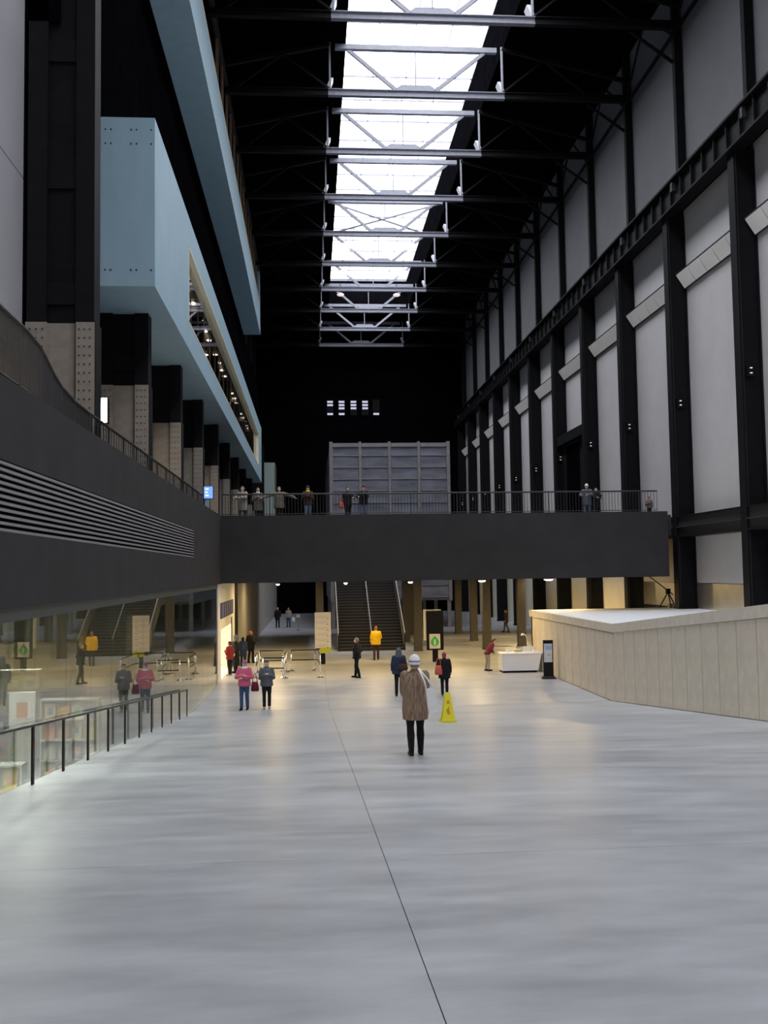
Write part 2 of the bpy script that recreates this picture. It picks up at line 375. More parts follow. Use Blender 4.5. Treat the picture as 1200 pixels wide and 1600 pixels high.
# ================================================================== LIGHTS with their fittings
def area(name, parent, loc, size, power, col, rot=(0, 0, 0), sy=None, spread=PI):
    l = bpy.data.lights.new(name, 'AREA'); l.shape = 'RECTANGLE' if sy else 'DISK'; l.size = size
    if sy: l.size_y = sy
    l.energy = power; l.color = col; l.spread = spread
    o = link(name, l, parent, loc); o.rotation_euler = rot; return o
WARM = (1.0, .72, .33)
def downlight(x, y, r, label, power, z=4.2, group='downlights under the bridge'):
    t = empty('ceiling_downlight', (x, y, z)); tag(t, label, 'lamp', group)
    if z > 4.22:   # flush fitting
        MB().disc((0, 0, -.006), r, .006, 20).build('housing', RAILG, t); MB().disc((0, 0, -.009), r*.92, .003, 20).build('lens', LAMPW, t)
        area('lamp_light', t, (0, 0, -.014), r*1.8, power, WARM); return t
    MB().loft([(0, 0, -.05, r, r), (0, 0, .04, r, r)], 20).build('housing', RAILG, t)
    MB().ball((0, 0, -.05), r*.92, r*.92, .07, 20, 8).build('lens', LAMPW, t, True)
    area('lamp_light', t, (0, 0, -.14), r*1.8, power, WARM)
    return t
for (u, v, r) in ((433, 911, .09), (540, 909, .09), (649, 908, .12), (753, 905.5, .19), (857, 903.5, .24)):
    p = onZ(u, v, 4.2); downlight(p.x, max(p.y, 43.6), r, 'round white downlight under the front edge of the bridge', 95)
for x, y in ((-2, 50), (3.3, 50), (8.6, 50), (13.8, 50), (8.6, 57.5), (13.8, 57.5), (13.8, 66), (8.6, 66), (-2, 57.5)):
    downlight(x, y, .16, 'round white downlight deep under the bridge', (300 if x > 13 else 135) if y < 60 else (150 if x > 13 else 60), 4.24, 'downlights deep under the bridge')
t = empty('ceiling_light', (-6.2, 46, 3.19)); tag(t, 'square ceiling light in the white lobby behind the doorway', 'lamp')
MB().box(-.6, .6, -1.5, 1.5, -.04, 0).build('diffuser', LAMPW, t); area('lamp_light', t, (0, 0, -.06), 1.1, 170, (1, .86, .62), sy=2.8)
for i, (x, y) in enumerate(((-5.4, 9), (-5.4, 14.5), (-5.4, 20), (-7.5, 27), (-7.5, 34))):
    t = empty('shop_light', (x, y, 4.1)); tag(t, 'long ceiling light in the shop '+('close behind the glass' if x > -6 else 'set back from the glass'), 'lamp', 'ceiling lights in the shop '+('near' if x > -6 else 'far'))
    MB().box(-.3, .3, -1.6, 1.6, -.06, 0).build('diffuser', LAMPC, t); area('lamp_light', t, (0, 0, -.09), .5, 160, (1, .92, .74), sy=3)
for i, y in enumerate((-8, 0, 7, 12)):
    t = empty('concourse_light', (-9, y, 9.58)); tag(t, 'ceiling light in the concourse behind the balcony', 'lamp', 'ceiling lights of the concourse')
    MB().box(-1, 1, -1.2, 1.2, -.04, 0).build('diffuser', LAMPW, t); area('lamp_light', t, (0, 0, -.07), 1.8, 320, (1, .9, .72), sy=2.2)
# balcony floodlight
p = Vector((-5.75, 26.2, 9.08))
t = empty('flood_light', p); tag(t, 'bright white flood lamp on the balcony behind the nearest column', 'lamp')
MB().box(-.32, .32, -.02, .2, -.35, .35).build('housing', BLK, t)
MB().box(-.3, .3, -.04, -.02, -.33, .33).build('lens', LAMPC, t)
MB().tube([(0, .1, -.3), (0, .1, -2.19)], .03).build('stand', BLK, t)
area('lamp_light', t, (0, -.06, 0), .4, 60, (1, .95, .88), (PI/2, 0, 0))
for y in (33.5, 48, 62):
    t = empty('balcony_light', (-6.2, y, 10.3)); tag(t, 'small ceiling light above the balcony walkway', 'lamp', 'small lights above the balcony')
    MB().disc((0, 0, -.05), .12, .05).build('lens', LAMPS, t); area('lamp_light', t, (0, 0, -.08), .2, 28, (1, .82, .6))

# ================================================================== RIGHT COLUMNS, GIRDER, BEAMS
def right_column(y, zb, i):
    t = empty('steel_column', (XR, y, zb)); h = 21.3-zb
    tag(t, 'tall black riveted steel column standing on the terrace against the right wall' if zb > 1 else 'tall black steel column of the pale wall beyond the terrace', 'column', 'terrace columns' if zb > 1 else 'wall columns beyond the terrace')
    B('flange', BLACK, t, 0, .08, 0, .55, 0, h); B('flange', BLACK, t, .80, .88, 0, .55, 0, h)
    B('web', BLACK, t, .08, .80, .06, .5, 0, h)
    B('flange_edge', RAILG, t, .085, .10, -.015, .06, 0, h)
    B('base_plate', BLACK, t, -.04, .89, -.06, .6, 0, .12)
    for z in (12.2, ):
        f = B('lamp_box', BLACK, t, .2, .5, -.1, .06, z-zb-.12, z-zb+.32)
        for q in (0, .2): MB().disc((.35, -.11, z-zb+q), .05, .03).build('lamp_lens', LAMPD, f)
    # upper column above the girder
    B('upper_post', BLACK, t, .72, 1.1, .1, .42, h, ZR-.1-zb)
    return t
for i, y in enumerate(COLY): right_column(y, ZT if y < YT1 else 0, i)
g = empty('crane_girder', (16.75, YB, 21.25)); tag(g, 'long black riveted crane girder running along the right wall', 'girder')
L = YE-YB
B('web', BLACK, g, .25, .5, 0, L, .1, 1.25); B('top_flange', BLACK, g, 0, 1.1, 0, L, 1.25, 1.35); B('bottom_flange', BLACK, g, .05, .7, 0, L, 0, .1)
B('rail', RAILG, g, .3, .4, 0, L, 1.35, 1.45)
sm = MB().box(.12, .25, 0, .06, .1, 1.25).mesh('stiffener'); sm.materials.append(BLACK)
k = 30.0
while k < 125: link('stiffener', sm, g, (0, k, 0)); k += BAY/6
jm = MB().box(-.02, .12, -.3, .3, .5, 1.0).mesh('rail_bracket'); jm.materials.append(STEELG)
for y in COLY:
    link('bracket', MB().box(.06, .26, -.1, .1, .75, 1.15).mesh('bracket'), g, (0, y-YB-1.2, 0)).data.materials.append(RAILG)
for i in range(len(COLY)-1):
    if COLY[i] > 46: continue
    a = COLY[i]+.55; b = COLY[i+1]
    t = empty('cross_beam', (XR, a, 6.05)); tag(t, 'short black steel beam spanning between two terrace columns', 'beam', 'beams between the terrace columns')
    B('web', RAILG, t, .1, .2, 0, b-a, .05, .9); B('top_flange', BLACK, t, 0, .85, 0, b-a, .9, .95); B('mid_flange', RAILG, t, -.04, .1, 0, b-a, .42, .47); B('bottom_flange', BLACK, t, .0, .85, 0, b-a, 0, .05)
# slanted panel boxes across each bay, no lamps; faint glow added to the faces
lbm = mat('panel_face_added_glow', (.86, .85, .85), .5, emit=(1, .97, .95), estr=.12); lbf = mat('panel_box_frame', (.06, .06, .06), .6)
for i in range(len(COLY)-1):
    a = COLY[i]+.58; b = COLY[i+1]-.02
    t = empty('panel_box', (0, a, 0)); tag(t, 'slanted white panel box fixed across a bay high between right wall columns', 'panel box', 'slanted panel boxes of the right wall')
    Lb = b-a
    MB().hexa([(17.78, 0, 17.78), (17.88, 0, 17.78), (17.88, Lb, 17.78), (17.78, Lb, 17.78), (17.35, 0, 18.48), (17.88, 0, 18.48), (17.88, Lb, 18.48), (17.35, Lb, 18.48)]).build('frame', lbf, t)
    n = 5
    for k in range(n):
        y0 = Lb*k/n+.03; y1 = Lb*(k+1)/n-.03
        MB().hexa([(17.75, y0, 17.80), (17.78, y0, 17.80), (17.78, y1, 17.80), (17.75, y1, 17.80), (17.36, y0, 18.41), (17.39, y0, 18.42), (17.39, y1, 18.42), (17.36, y1, 18.41)]).build('face_panel', lbm, t)
    MB().box(17.6, 17.9, 0, Lb, 18.48, 18.53).build('bracket', lbf, t)
# dark enclosure filling one bay below its panel
t = empty('bay_enclosure', (XR+.1, 58.62, 0)); tag(t, 'black box enclosure filling one bay of the right wall above the bridge', 'enclosure')
B('body', BLACK, t, .35, .79, 0, 6.5, 6.95, 13.6); B('lintel', BLACK, t, .0, .79, 0, 6.5, 13.1, 13.75); B('door', BLACKW, t, .3, .35, 2.2, 5.2, 7, 12.9)
# eave beam and knee braces on the upper right wall
for i in range(len(COLY)-1):
    a, b = COLY[i], COLY[i+1]
    t = empty('wall_brace', (XR, a+.25, 30.2)); tag(t, 'thin black eave strut and diagonal brace under the roof along the right wall', 'brace', 'eave braces of the right wall')
    MB().bar((.75, 0, .2), (.75, b-a, .2), .14, .14, (1, 0, 0)).build('eave_strut', BLACK, t)
    MB().bar((.75, .05, .2), (.75, (b-a)*.5, 3.2), .09, .09, (1, 0, 0)).build('diagonal', BLACK, t)
    MB().bar((.75, b-a-.05, .2), (.75, (b-a)*.5, 3.2), .09, .09, (1, 0, 0)).build('diagonal', BLACK, t)
    MB().bar((.7, 0, -1.2), (-1.4, 0, .3), .12, .12).build('knee_brace', BLACK, t)

# ================================================================== ROOF TRUSSES
def truss(y):
    t = empty('roof_truss', (0, y, 30.5)); tag(t, 'grey steel roof truss spanning the hall below the skylight', 'truss', 'roof trusses')
    m = STEELG
    bx = MB()
    for nm_, x0, x1, mm in (('bottom_chord', 1.2, 10.9, m), ('outer_chord', -6.3, 1.2, BLACK), ('outer_chord', 10.9, 17.7, BLACK)):  # one chord; ends past the skylight coloured black to stand for shade
        MB().box(x0, x1, -.14, .14, 0, .05).box(x0, x1, -.03, .03, .05, .34).box(x0, x1, -.14, .14, .34, .38).build(nm_, mm, t)
    B('top_chord', m, t, 1.6, 10.5, -.12, .12, 2.62, 2.9)
    cxm = 6.0
    MB().bar((2.3, 0, 2.62), (4.9, 0, .42), .2, .14).build('diagonal', m, t)
    MB().bar((9.8, 0, 2.62), (7.1, 0, .42), .2, .14).build('diagonal', m, t)
    MB().hexa([(4.7, -.02, .38), (7.3, -.02, .38), (7.3, .02, .38), (4.7, .02, .38), (5.2, -.02, .72), (6.8, -.02, .72), (6.8, .02, .72), (5.2, .02, .72)]).build('gusset_plate', m, t)
    MB().bar((cxm, 0, .7), (cxm, 0, 2.62), .07, .07).build('king_post', m, t)
    for s, x0, x1 in ((0, 1.3, -6.3), (1, 10.8, 17.9)):
        MB().bar((x0, 0, .36), (x0, 0, 3.0), .1, .1).build('hanger', m, t)
        MB().bar((x0, 0, 2.9), (x1, 0, 1.2), .2, .2).build('rafter', BLACK, t)
        MB().bar((x0, 0, .4), ((x0*2+x1)/3, 0, 2.3), .1, .1).build('outer_diagonal', BLACK, t)
        MB().bar(((x0*2+x1)/3, 0, 2.3), ((x0+x1*2)/3, 0, .4), .1, .1).build('outer_diagonal', BLACK, t)
    return t
t0 = truss(COLY[1])
TY = [COLY[1]+BAY*k for k in range(12)]
for y in TY[1:]:
    c = copy_tree(t0, None, (0, y, 30.5))
    if y > 94.2: tag(c, 'grey roof truss in the dark beyond the end of the skylight', 'truss', 'roof trusses beyond the skylight')
# purlins with lamps and floods
xb = empty('roof_bracing', (0, TY[6], 33.2)); tag(xb, 'grey diagonal cross bracing under the skylight between two trusses', 'bracing')
for a, b in (((1.9, .2), (10.2, 7)), ((10.2, .2), (1.9, 7))):
    MB().bar((a[0], a[1], 0), (b[0], b[1], 0), .13, .1, (0, 0, 1)).build('brace_bar', STEELG, xb)
FLW = mat('white_flood_face', (.88, .88, .92), .35)
for k, y in enumerate(TY):
    for s, x in ((1, 10.95), (-1, 1.05)):
        t = empty('truss_flood', (x, y+.5, 30.89)); tag(t, 'small white faced flood lamp fixed to a roof truss beside the skylight', 'lamp', 'white flood lamps on the trusses')
        MB().hexa([(-.05, -.3, 0), (.12, -.3, 0), (.12, .3, 0), (-.05, .3, 0), (-.32*s-.05, -.3, .75), (-.32*s+.12, -.3, .75), (-.32*s+.12, .3, .75), (-.32*s-.05, .3, .75)]).build('reflector', FLW, t)
        MB().bar((0, 0, .3), (.0, -.5, .05), .05, .05).build('bracket', BLACK, t)
for k, (yi, wx) in enumerate(((7, (3.2, 8.8)), (8, (3.2, 8.8)), (9, (3.2, 8.8)))):
    for x in wx:
        t = empty('roof_lamp', (x, TY[yi]-.4, 32.2)); tag(t, ('bright' if k < 2 else 'dim')+' round lamp hanging from a roof truss near the dark end of the skylight', 'lamp', ('bright' if k < 2 else 'dim')+' lamps near the skylight end')
        MB().ball((0, 0, 0), .36, .36, .16, 16, 8).build('lens', LAMPC if k < 2 else LAMPD, t, True)
        MB().tube([(0, 0, .1), (0, 0, 1.28)], .03).build('stem', BLACK, t)
        MB().loft([(0, 0, .04, .38, .38), (0, 0, .2, .1, .1)], 16).build('shade', RAILG, t)

# ================================================================== LEFT COLUMNS AND BOXES
def left_column(y):
    t = empty('steel_column', (XL, y, 6.88)); tag(t, 'black steel column with its lit foot coloured brown grey on the balcony', 'column', 'columns along the left balcony')
    z1 = ZR-6.88
    zc = 18.4-6.88
    B('flange', BLACK, t, -.42, 0, 0, .6, 0, zc); B('flange', BLACK, t, -1.5, -1.06, 0, .6, 0, zc); B('web', BLACK, t, -1.06, -.42, .12, .48, 0, zc)
    B('upper_shaft', BLACK, t, -1.5, -.86, 0, .6, zc, z1)
    B('shell_or_lit_foot', LITFOOT_TRIM, t, -.40, .015, -.02, .62, 0, 3.48); B('shell_or_lit_foot', LITFOOT_TRIM, t, -1.52, -1.05, -.02, .62, 0, 3.48); B('shell_or_lit_foot', LITFOOT_TRIM, t, -1.05, -.40, .1, .5, 0, 3.48)  # lit lower zone of the column put into colour as a sleeve
    c = B('foot_edge', BLACK, t, -.02, .03, -.005, .63, 0, 3.5)
    for z in (3.9, 6.6, 9.6): B('batten_plate', BLACK, t, -1.06, -.42, .05, .12, z, z+.5)
    rv = MB()
    for x in (-.33, -.21, -.09, -1.42, -1.28, -1.14):
        for q in range(17): rv.box(x-.016, x+.016, -.034, -.018, .1+q*.2, .132+q*.2)
    o = rv.build('rivets', RAILG, t); o['kind'] = 'stuff'
    return t
LY = [21.9+7.27*k for k in range(12)]
c0 = left_column(LY[0])
for y in LY[1:]: copy_tree(c0, None, (XL, y, 6.88))
# lower blue box
XB = -4.21; Y0, Y1, Z0, Z1 = 26.4, 84.0, 12.56, 17.33
bb = empty('bay_box', (XB, Y0, Z0)); tag(bb, 'long pale blue box with a lit window strip projecting over the balcony', 'box')
D = XLW-XB
wy0, wy1, wz0, wz1 = 33.8-Y0, 79.3-Y0, 13.5-Z0, 16.25-Z0; LB = Y1-Y0; HB = Z1-Z0
B('soffit', BLUE, bb, D, 0, 0, LB, 0, .25); B('top', BLUE, bb, D, 0, 0, LB, HB-.25, HB)
B('end_wall', BLUE, bb, D, 0, 0, .25, .25, HB-.25); B('end_wall', BLUE, bb, D, 0, LB-.25, LB, .25, HB-.25)
B('front_panel', BLUE, bb, -.25, 0, .25, wy0, .25, HB-.25); B('front_panel', BLUE, bb, -.25, 0, wy1, LB-.25, .25, HB-.25)
B('front_panel', BLUE, bb, -.25, 0, wy0, wy1, .25, wz0); B('front_panel', BLUE, bb, -.25, 0, wy0, wy1, wz1, HB-.25)
B('back_wall', WOOD, bb, D, D+.1, .25, LB-.25, .25, HB-.25); B('interior_ceiling', WOOD, bb, D+.1, -.27, wy0, wy1, wz1+.12, wz1+.3)
fr = MB().box(-.3, .012, wy0, wy0+.07, wz0, wz1).box(-.3, .012, wy1-.07, wy1, wz0, wz1).box(-.3, .012, wy0, wy1, wz0, wz0+.06).box(-.3, .012, wy0, wy1, wz1-.06, wz1).build('window_frame', TRIMC, bb)
npn = 20
for k in range(npn):
    a = wy0+.07+(wy1-wy0-.14)*k/npn; b = wy0+.07+(wy1-wy0-.14)*(k+1)/npn
    B('glass_pane', PANEG, bb, -.2, -.19, a+.01, b-.01, wz0+.06, wz1-.06)
    if k: B('mullion', WOOD, bb, -.24, -.19, a-.01, a+.01, wz0+.06, wz1-.06)
for (x, y, z) in ((-.5, -.01, .45), (-.65, -.01, .45), (-.1, -.01, .45), (-1.2, -.01, .45), (-1.35, -.01, .45)):
    for zz in (.45, HB-.35, HB-.75): MB().tube([(x, 0, zz), (x, -.012, zz)], .025, 8).build('fixing', RAILG, bb)
bx = [36, 37.3, 38.4, 41.2, 44, 46, 47.8, 51, 53, 54.9, 56.6, 62, 63.8, 65.6, 70, 71.8, 73.4, 75.6, 77]
for y in bx:
    for x in ((-.75, -1.25) if y > 40 else (-.75, -1.1, -1.5)):
        hs = MB().disc((x, y-Y0, wz1+.05), .16, .07, 12).build('spot_lamp', WOOD, bb)
        MB().ball((x, y-Y0, wz1+.04), .13, .2, .05, 12, 6).build('lens', LAMPS, hs, True)
    if y in (36, 41.2, 46, 53, 63.8, 71.8, 77):
        l = area('box_light', bb, (-1.1, y-Y0, wz1-.05), 1.0, 14, (1, .85, .6), sy=2)
# upper blue box
ub = empty('upper_bay_box', (XB, 22.0, 25.55)); tag(ub, 'upper pale blue box with a dark window strip high under the roof', 'box')
LU = 83.6-22.0
B('soffit', BLUE, ub, -1.45, 0, 0, LU, 0, .2); B('front_panel', BLUE, ub, -.2, 0, 0, LU, .2, 2.45); B('end_panel', BLUE, ub, -.2, 0, LU-1.2, LU, 2.45, 5.3); B('top_rail', RAILG, ub, -.2, 0, 0, LU, 5.3, 5.6)
B('sill_trim', TRIMC, ub, -.25, .015, 0, LU-1.2, 2.45, 2.56); B('end_wall', BLUE, ub, -1.45, 0, LU-.2, LU, .2, 5.3); B('back_wall', WOOD, ub, -1.45, -1.35, 0, LU, .2, 5.6); B('roof', BLACK, ub, -1.45, 0, 0, LU, 5.6, 5.75)
for k in range(14):
    a = LU-1.2-2.6*(k+1)
    B('glass_pane', PANEG, ub, -.12, -.11, a+.03, a+2.57, 2.56, 5.3); B('mullion', WOOD, ub, -.2, -.05, a-.03, a+.03, 2.56, 5.3)
# dark wall face between the boxes
B('panel', BLACKW, wl, XLW, -5.66, 21.9, YE, 17.4, 25.5)
t = empty('end_box', (-4.18, 88, 6.89)); tag(t, 'pale green upright box at the far end of the balcony', 'box')
B('body', PALEG, t, 0, .95, 0, 3, 0, 7.9); B('edge_trim', COLM, t, .95, 1.0, 0, 3, 0, 7.7)

# ================================================================== RAILINGS
def balustrade(name, pts, label, z0, z1, step, post_step, m, group=None, base=0.0):
    t = empty(name, pts[0][:2]+(z0,)); tag(t, label, 'railing', group)
    ox, oy = pts[0][:2]
    P = [Vector((p[0]-ox, p[1]-oy, 0)) for p in pts]; h = z1-z0
    MB().tube([p+Vector((0, 0, h)) for p in P], .035, 8).build('top_rail', m, t)
    MB().tube([p+Vector((0, 0, base+.06)) for p in P], .018, 6).build('bottom_rail', m, t)
    bm_ = MB().tube([(0, 0, base+.06), (0, 0, h)], .011, 5, False).mesh('baluster'); bm_.materials.append(m)
    pm_ = MB().box(-.02, .02, -.03, .03, 0, h).mesh('post'); pm_.materials.append(m)
    acc = 0; d = 0; nxt = 0; npst = 0
    for a, b in zip(P, P[1:]):
        L = (b-a).length; u = (b-a)/L
        while nxt <= d+L+1e-6:
            q = a+u*(nxt-d)
            if nxt >= npst-1e-6: link('post', pm_, t, q); npst += post_step
            else: link('baluster', bm_, t, q)
            nxt += step
        d += L
    return t
balustrade('bridge_railing', [(XS+.03, YBR+.06), (15.85, YBR+.06)], 'dark grey baluster railing along the front edge of the bridge', 7.2, 8.14, .14, 2.1, RAILG)
cur = [(-3.99, 9.0), (-3.99, 12.5), (-4.02, 13.9), (-4.10, 14.8), (-4.22, 15.6), (-4.40, 16.7), (-4.58, 18.0), (-4.70, 19.5), (-4.74, 21.0)]
balustrade('balcony_railing', cur, 'dark baluster railing curving along the balcony edge above the louvres', 7.2, 8.12, .075, 1.5, RAILG)
balustrade('balcony_railing', [(-4.74, 21.2), (-4.74, 42.6)], 'dark straight railing in front of the balcony columns', 6.88, 8.12, .3, 1.8, RAILG)
# ramp handrail
hr = empty('handrail', (-3.85, 8.8, ramp(8.8))); tag(hr, 'low black handrail with flat posts along the shop glass', 'handrail')
py = [8.8+1.65*k for k in range(14)]
pm_ = MB().box(-.012, .012, -.045, .045, 0, .80).mesh('post'); pm_.materials.append(RAIL)
for y in py: link('post', pm_, hr, (0, y-8.8, ramp(y)-ramp(8.8)))
yl = py[-1]-8.8
MB().bar((0, -.05, .81), (0, yl+.05, .81-RS*yl), .06, .03, (0, 0, 1)).build('rail', RAILG, hr)

# ================================================================== UNDER THE BRIDGE
for (x, y) in ((6.23, 63.4), (6.2, 56.1), (10.8, 70.6), (10.72, 63.35), (.5, 58.5), (10.25, 56.1), (12.7, 57.8), (7.4, 70.6)):
    t = empty('square_column', (x, y, 0)); tag(t, 'slim brown grey square column carrying the bridge', 'column', 'square columns under the bridge')
    B('shaft', COLM, t, -.23, .23, -.23, .23, .1, 4.24); B('base', COLM, t, -.25, .25, -.25, .25, 0, .1)
# stairs
RAILM = mat('grey_handrail', (.14, .13, .12), .5)
st = empty('staircase', (1.6, 56.9, 0)); tag(st, 'wide dark staircase rising from the lower floor to the bridge level', 'staircase')
W, NS, RI, TR = 3.85, 40, .172, .31
tm = MB().box(0, W, 0, TR, -RI, 0).mesh('step'); tm.materials.append(STAIR)
nm = MB().box(0, W, -.012, .04, -.03, .004).mesh('nosing'); nm.materials.append(NOSE)
for k in range(NS):
    s_ = link('step', tm, st, (0, k*TR, (k+1)*RI)); link('nosing', nm, s_)
def strun(x0, x1, z0, z1, name, m):
    LN = NS*TR; HN = NS*RI
    MB().hexa([(x0, -.1, z0), (x1, -.1, z0), (x1, LN, HN+z0), (x0, LN, HN+z0), (x0, -.1, z1), (x1, -.1, z1), (x1, LN, HN+z1), (x0, LN, HN+z1)]).build(name, m, st)
strun(-.06, -.01, -.1, 1.05, 'balustrade', mat('pale_balustrade', (.36, .32, .27), .5)); strun(W+.01, W+.06, -.1, 1.05, 'balustrade', MATS['pale_balustrade'])
strun(W/2-.03, W/2+.03, .95, 1.02, 'handrail', RAILM)
for k in range(0, NS, 5): MB().bar((W/2, k*TR+.15, (k+1)*RI), (W/2, k*TR+.15, k*RI+1.05), .04, .04).build('handrail_post', RAILM, st)
MB().box(-.06, -.01, -.12, .0, 0, .95).build('newel', RAIL, st); MB().box(W+.01, W+.06, -.12, .0, 0, .95).build('newel', RAIL, st)

# ribbed steel container on stilts
ct = empty('steel_container', (1.6, 79, 0)); tag(ct, 'huge ribbed grey steel container raised on stilts beyond the bridge', 'container')
WC, ZC0, ZC1, LC = 10.05, 2.2, 15.35, 26
B('shell', RUST, ct, .05, WC-.05, .25, LC, ZC0+.05, ZC1)
for k in range(5):
    x = (WC-.28)*k/4; B('rib', RUSTF, ct, x, x+.28 if k in (0, 4) else x+.22, 0, .25, ZC0, ZC1+.1)
rowz = [ZC1-.02-.98*k for k in range(14)]
for k, z in enumerate(rowz):
    for j in range(4):
        x = (WC-.28)*j/4+.26; x2 = (WC-.28)*(j+1)/4-.02
        B('cross_rib', RUSTF, ct, x, x2, .06 if k else .0, .25, z-(.10 if k else .32), z)
        if k < 13:
            pz0, pz1 = z-.96, z-.14
            MB().hexa([(x, .2, pz0), (x2, .2, pz0), (x2, .25, pz0), (x, .25, pz0), (x, .14, pz1), (x2, .14, pz1), (x2, .25, pz1), (x, .25, pz1)]).build('plate', RUST, ct)
for x in (.2, 3.4, 6.6, 9.8):
    for y in (.3, 9, 18): B('stilt', RUSTF, ct, x-.15, x+.15, y-.15, y+.15, 0, ZC0+.05)
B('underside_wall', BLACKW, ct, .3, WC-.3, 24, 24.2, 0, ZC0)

# ---- signs and furniture on the lower floor
t = empty('board_sign', (.57, 49.1, 0)); tag(t, 'tall white information board with a lime green foot panel on a black post', 'sign')
B('post', BLK, t, -.11, .11, .03, .1, 0, .7)
bd = B('board', PAPER, t, -.41, .41, -.03, .03, .82, 2.62); B('foot_panel', LIME, t, -.16, .41, -.035, .035, .56, .84)
lp = MB()
for k in range(6):
    z = 2.42-.29*k; lp.box(-.24, .28, -.034, -.031, z, z+.012); lp.box(-.24, .1, -.034, -.031, z-.07, z-.055); lp.box(.18, .28, -.034, -.031, z-.14, z-.09); lp.box(-.33, -.29, -.034, -.031, z-.03, z+.01)
lp.build('print', INK, bd)
t = empty('totem_sign', (6.28, 49.1, 0)); tag(t, 'black totem sign with a white square and green droplet symbol', 'sign')
B('post', BLK, t, -.13, .15, -.06, .06, 0, .65); bd = B('panel', BLK, t, -.42, .44, -.08, .08, .6, 2.57)
B('edge_strip', TRIMC, t, -.56, -.44, -.02, .08, 1.1, 2.66); B('edge_strip', TRIMC, t, -.44, .34, .02, .08, 2.6, 2.66)
B('square', PAPER, bd, -.29, .27, -.086, -.081, .68, 1.42)
def flat(pts, y0, y1):
    n = len(pts); m = MB(); m.add([(x, y0, z) for x, z in pts]+[(x, y1, z) for x, z in pts], [tuple(range(n)), tuple(reversed(range(n, 2*n)))]+[(i, i+n, (i+1) % n+n, (i+1) % n) for i in range(n)]); return m
dp = [(-.01+.21*math.cos(a), 1.0+.21*math.sin(a)) for a in [PI*.78+2*PI*.86*k/22 - 0 for k in range(0)]] 
arc = [(-.01+.21*math.sin(a), 1.01-.21*math.cos(a)) for a in [(-1+2*k/26)*PI*.72 for k in range(27)]]
flat(arc+[(-.01, 1.34)], -.09, -.086).build('droplet', GREEN, bd)
flat([(-.06, .86), (.04, .86), (.04, 1.12), (-.01, 1.17), (-.06, 1.12)], -.093, -.09).build('symbol', PAPER, bd)
t = empty('poster_kiosk', (10.0, 40.4, 0)); t.rotation_euler.z = math.radians(-4); tag(t, 'slim black freestanding kiosk with a pale poster beside the white counter', 'kiosk')
MB().hexa([(-.3, -.22, 0), (.3, -.22, 0), (.3, .22, 0), (-.3, .22, 0), (-.22, -.1, .12), (.22, -.1, .12), (.22, .1, .12), (-.22, .1, .12)]).build('foot', BLK, t)
bd = B('body', BLK, t, -.21, .2, -.07, .07, .1, 1.62); ps = B('poster', POSTER, t, -.19, .16, -.08, -.07, .7, 1.48); B('print', POSTB, ps, -.13, .14, -.085, -.08, 1.22, 1.4); B('print', INK, ps, -.05, .1, -.085, -.08, .98, 1.02)
# desk
t = empty('reception_desk', (8.52, 43.0, 0)); tag(t, 'white counter with a slanted end standing by the stone wall', 'desk')
MB().hexa([(.02, .02, .09), (1.66, .02, .09), (1.66, .9, .09), (.02, .9, .09), (0, 0, .82), (1.82, 0, .82), (1.82, 1.0, .82), (0, 1.0, .82)]).build('front', WHITE, t)
B('worktop', WHITE, t, -.02, 1.85, -.02, 1.05, .82, .87); B('plinth', BLK, t, .06, 1.6, .06, .86, 0, .09)
def small(name, label, cat, m, x, y, *bxs, z=.87):
    t = empty(name, (8.52+x, 43.0+y, z)); tag(t, label, cat)
    for i, (nm_, mm, b) in enumerate(bxs): B(nm_, mm, t, *b)
    return t
small('leaflet_box', 'white leaflet holder at the back of the white counter', 'holder', WHITE, .45, .8, ('tray', WHITE, (-.1, .1, -.05, .06, 0, .12)), ('leaflets', PAPER, (-.08, .08, -.03, .03, .02, .2)))
small('leaflet_box', 'grey topped leaflet holder in the middle of the white counter', 'holder', WHITE, .95, .9, ('tray', WHITE, (-.12, .12, -.06, .06, 0, .14)), ('leaflets', INK, (-.1, .1, -.03, .03, .02, .22)))
small('wooden_tray', 'shallow tan tray lying on the white counter', 'tray', CREAM, .85, .4, ('base', TRIMC, (-.18, .18, -.12, .12, 0, .03)), ('rim', LITFOOT_TRIM, (-.18, .18, .1, .12, .03, .09)))
small('laptop', 'open white laptop on the white counter', 'laptop', WHITE, 1.32, .6, ('keyboard', WHITE, (-.17, .17, -.12, .12, 0, .02)), ('lid', WHITE, (-.17, .17, .11, .13, .02, .25)))
small('paper_stack', 'stack of white paper near the slanted end of the counter', 'paper', WHITE, 1.6, .3, ('sheets', WHITE, (-.1, .1, -.14, .14, 0, .08)), ('top_sheet', PAPER, (-.09, .1, -.13, .14, .08, .085)))
small('card_stand', 'small white card stand beside the paper stack on the counter', 'stand', WHITE, 1.62, .72, ('card', PAPER, (-.09, .09, -.01, .01, .02, .24)), ('foot', WHITE, (-.1, .1, -.05, .05, 0, .02)))
# desk lamp behind the counter
t = empty('floor_lamp', (10.0, 44.35, 0)); tag(t, 'thin pale curved floor lamp behind the white counter', 'lamp')
MB().disc((0, 0, 0), .14, .03).build('base', WHITE, t); MB().tube([(0, 0, .03), (.02, 0, .9), (.0, 0, 1.4), (-.08, 0, 1.6), (-.2, 0, 1.66)], .02, 8).build('stem', WHITE, t, True); MB().loft([(-.22, 0, 1.58, .09, .09), (-.22, 0, 1.68, .03, .03)], 14).build('shade', WHITE, t)
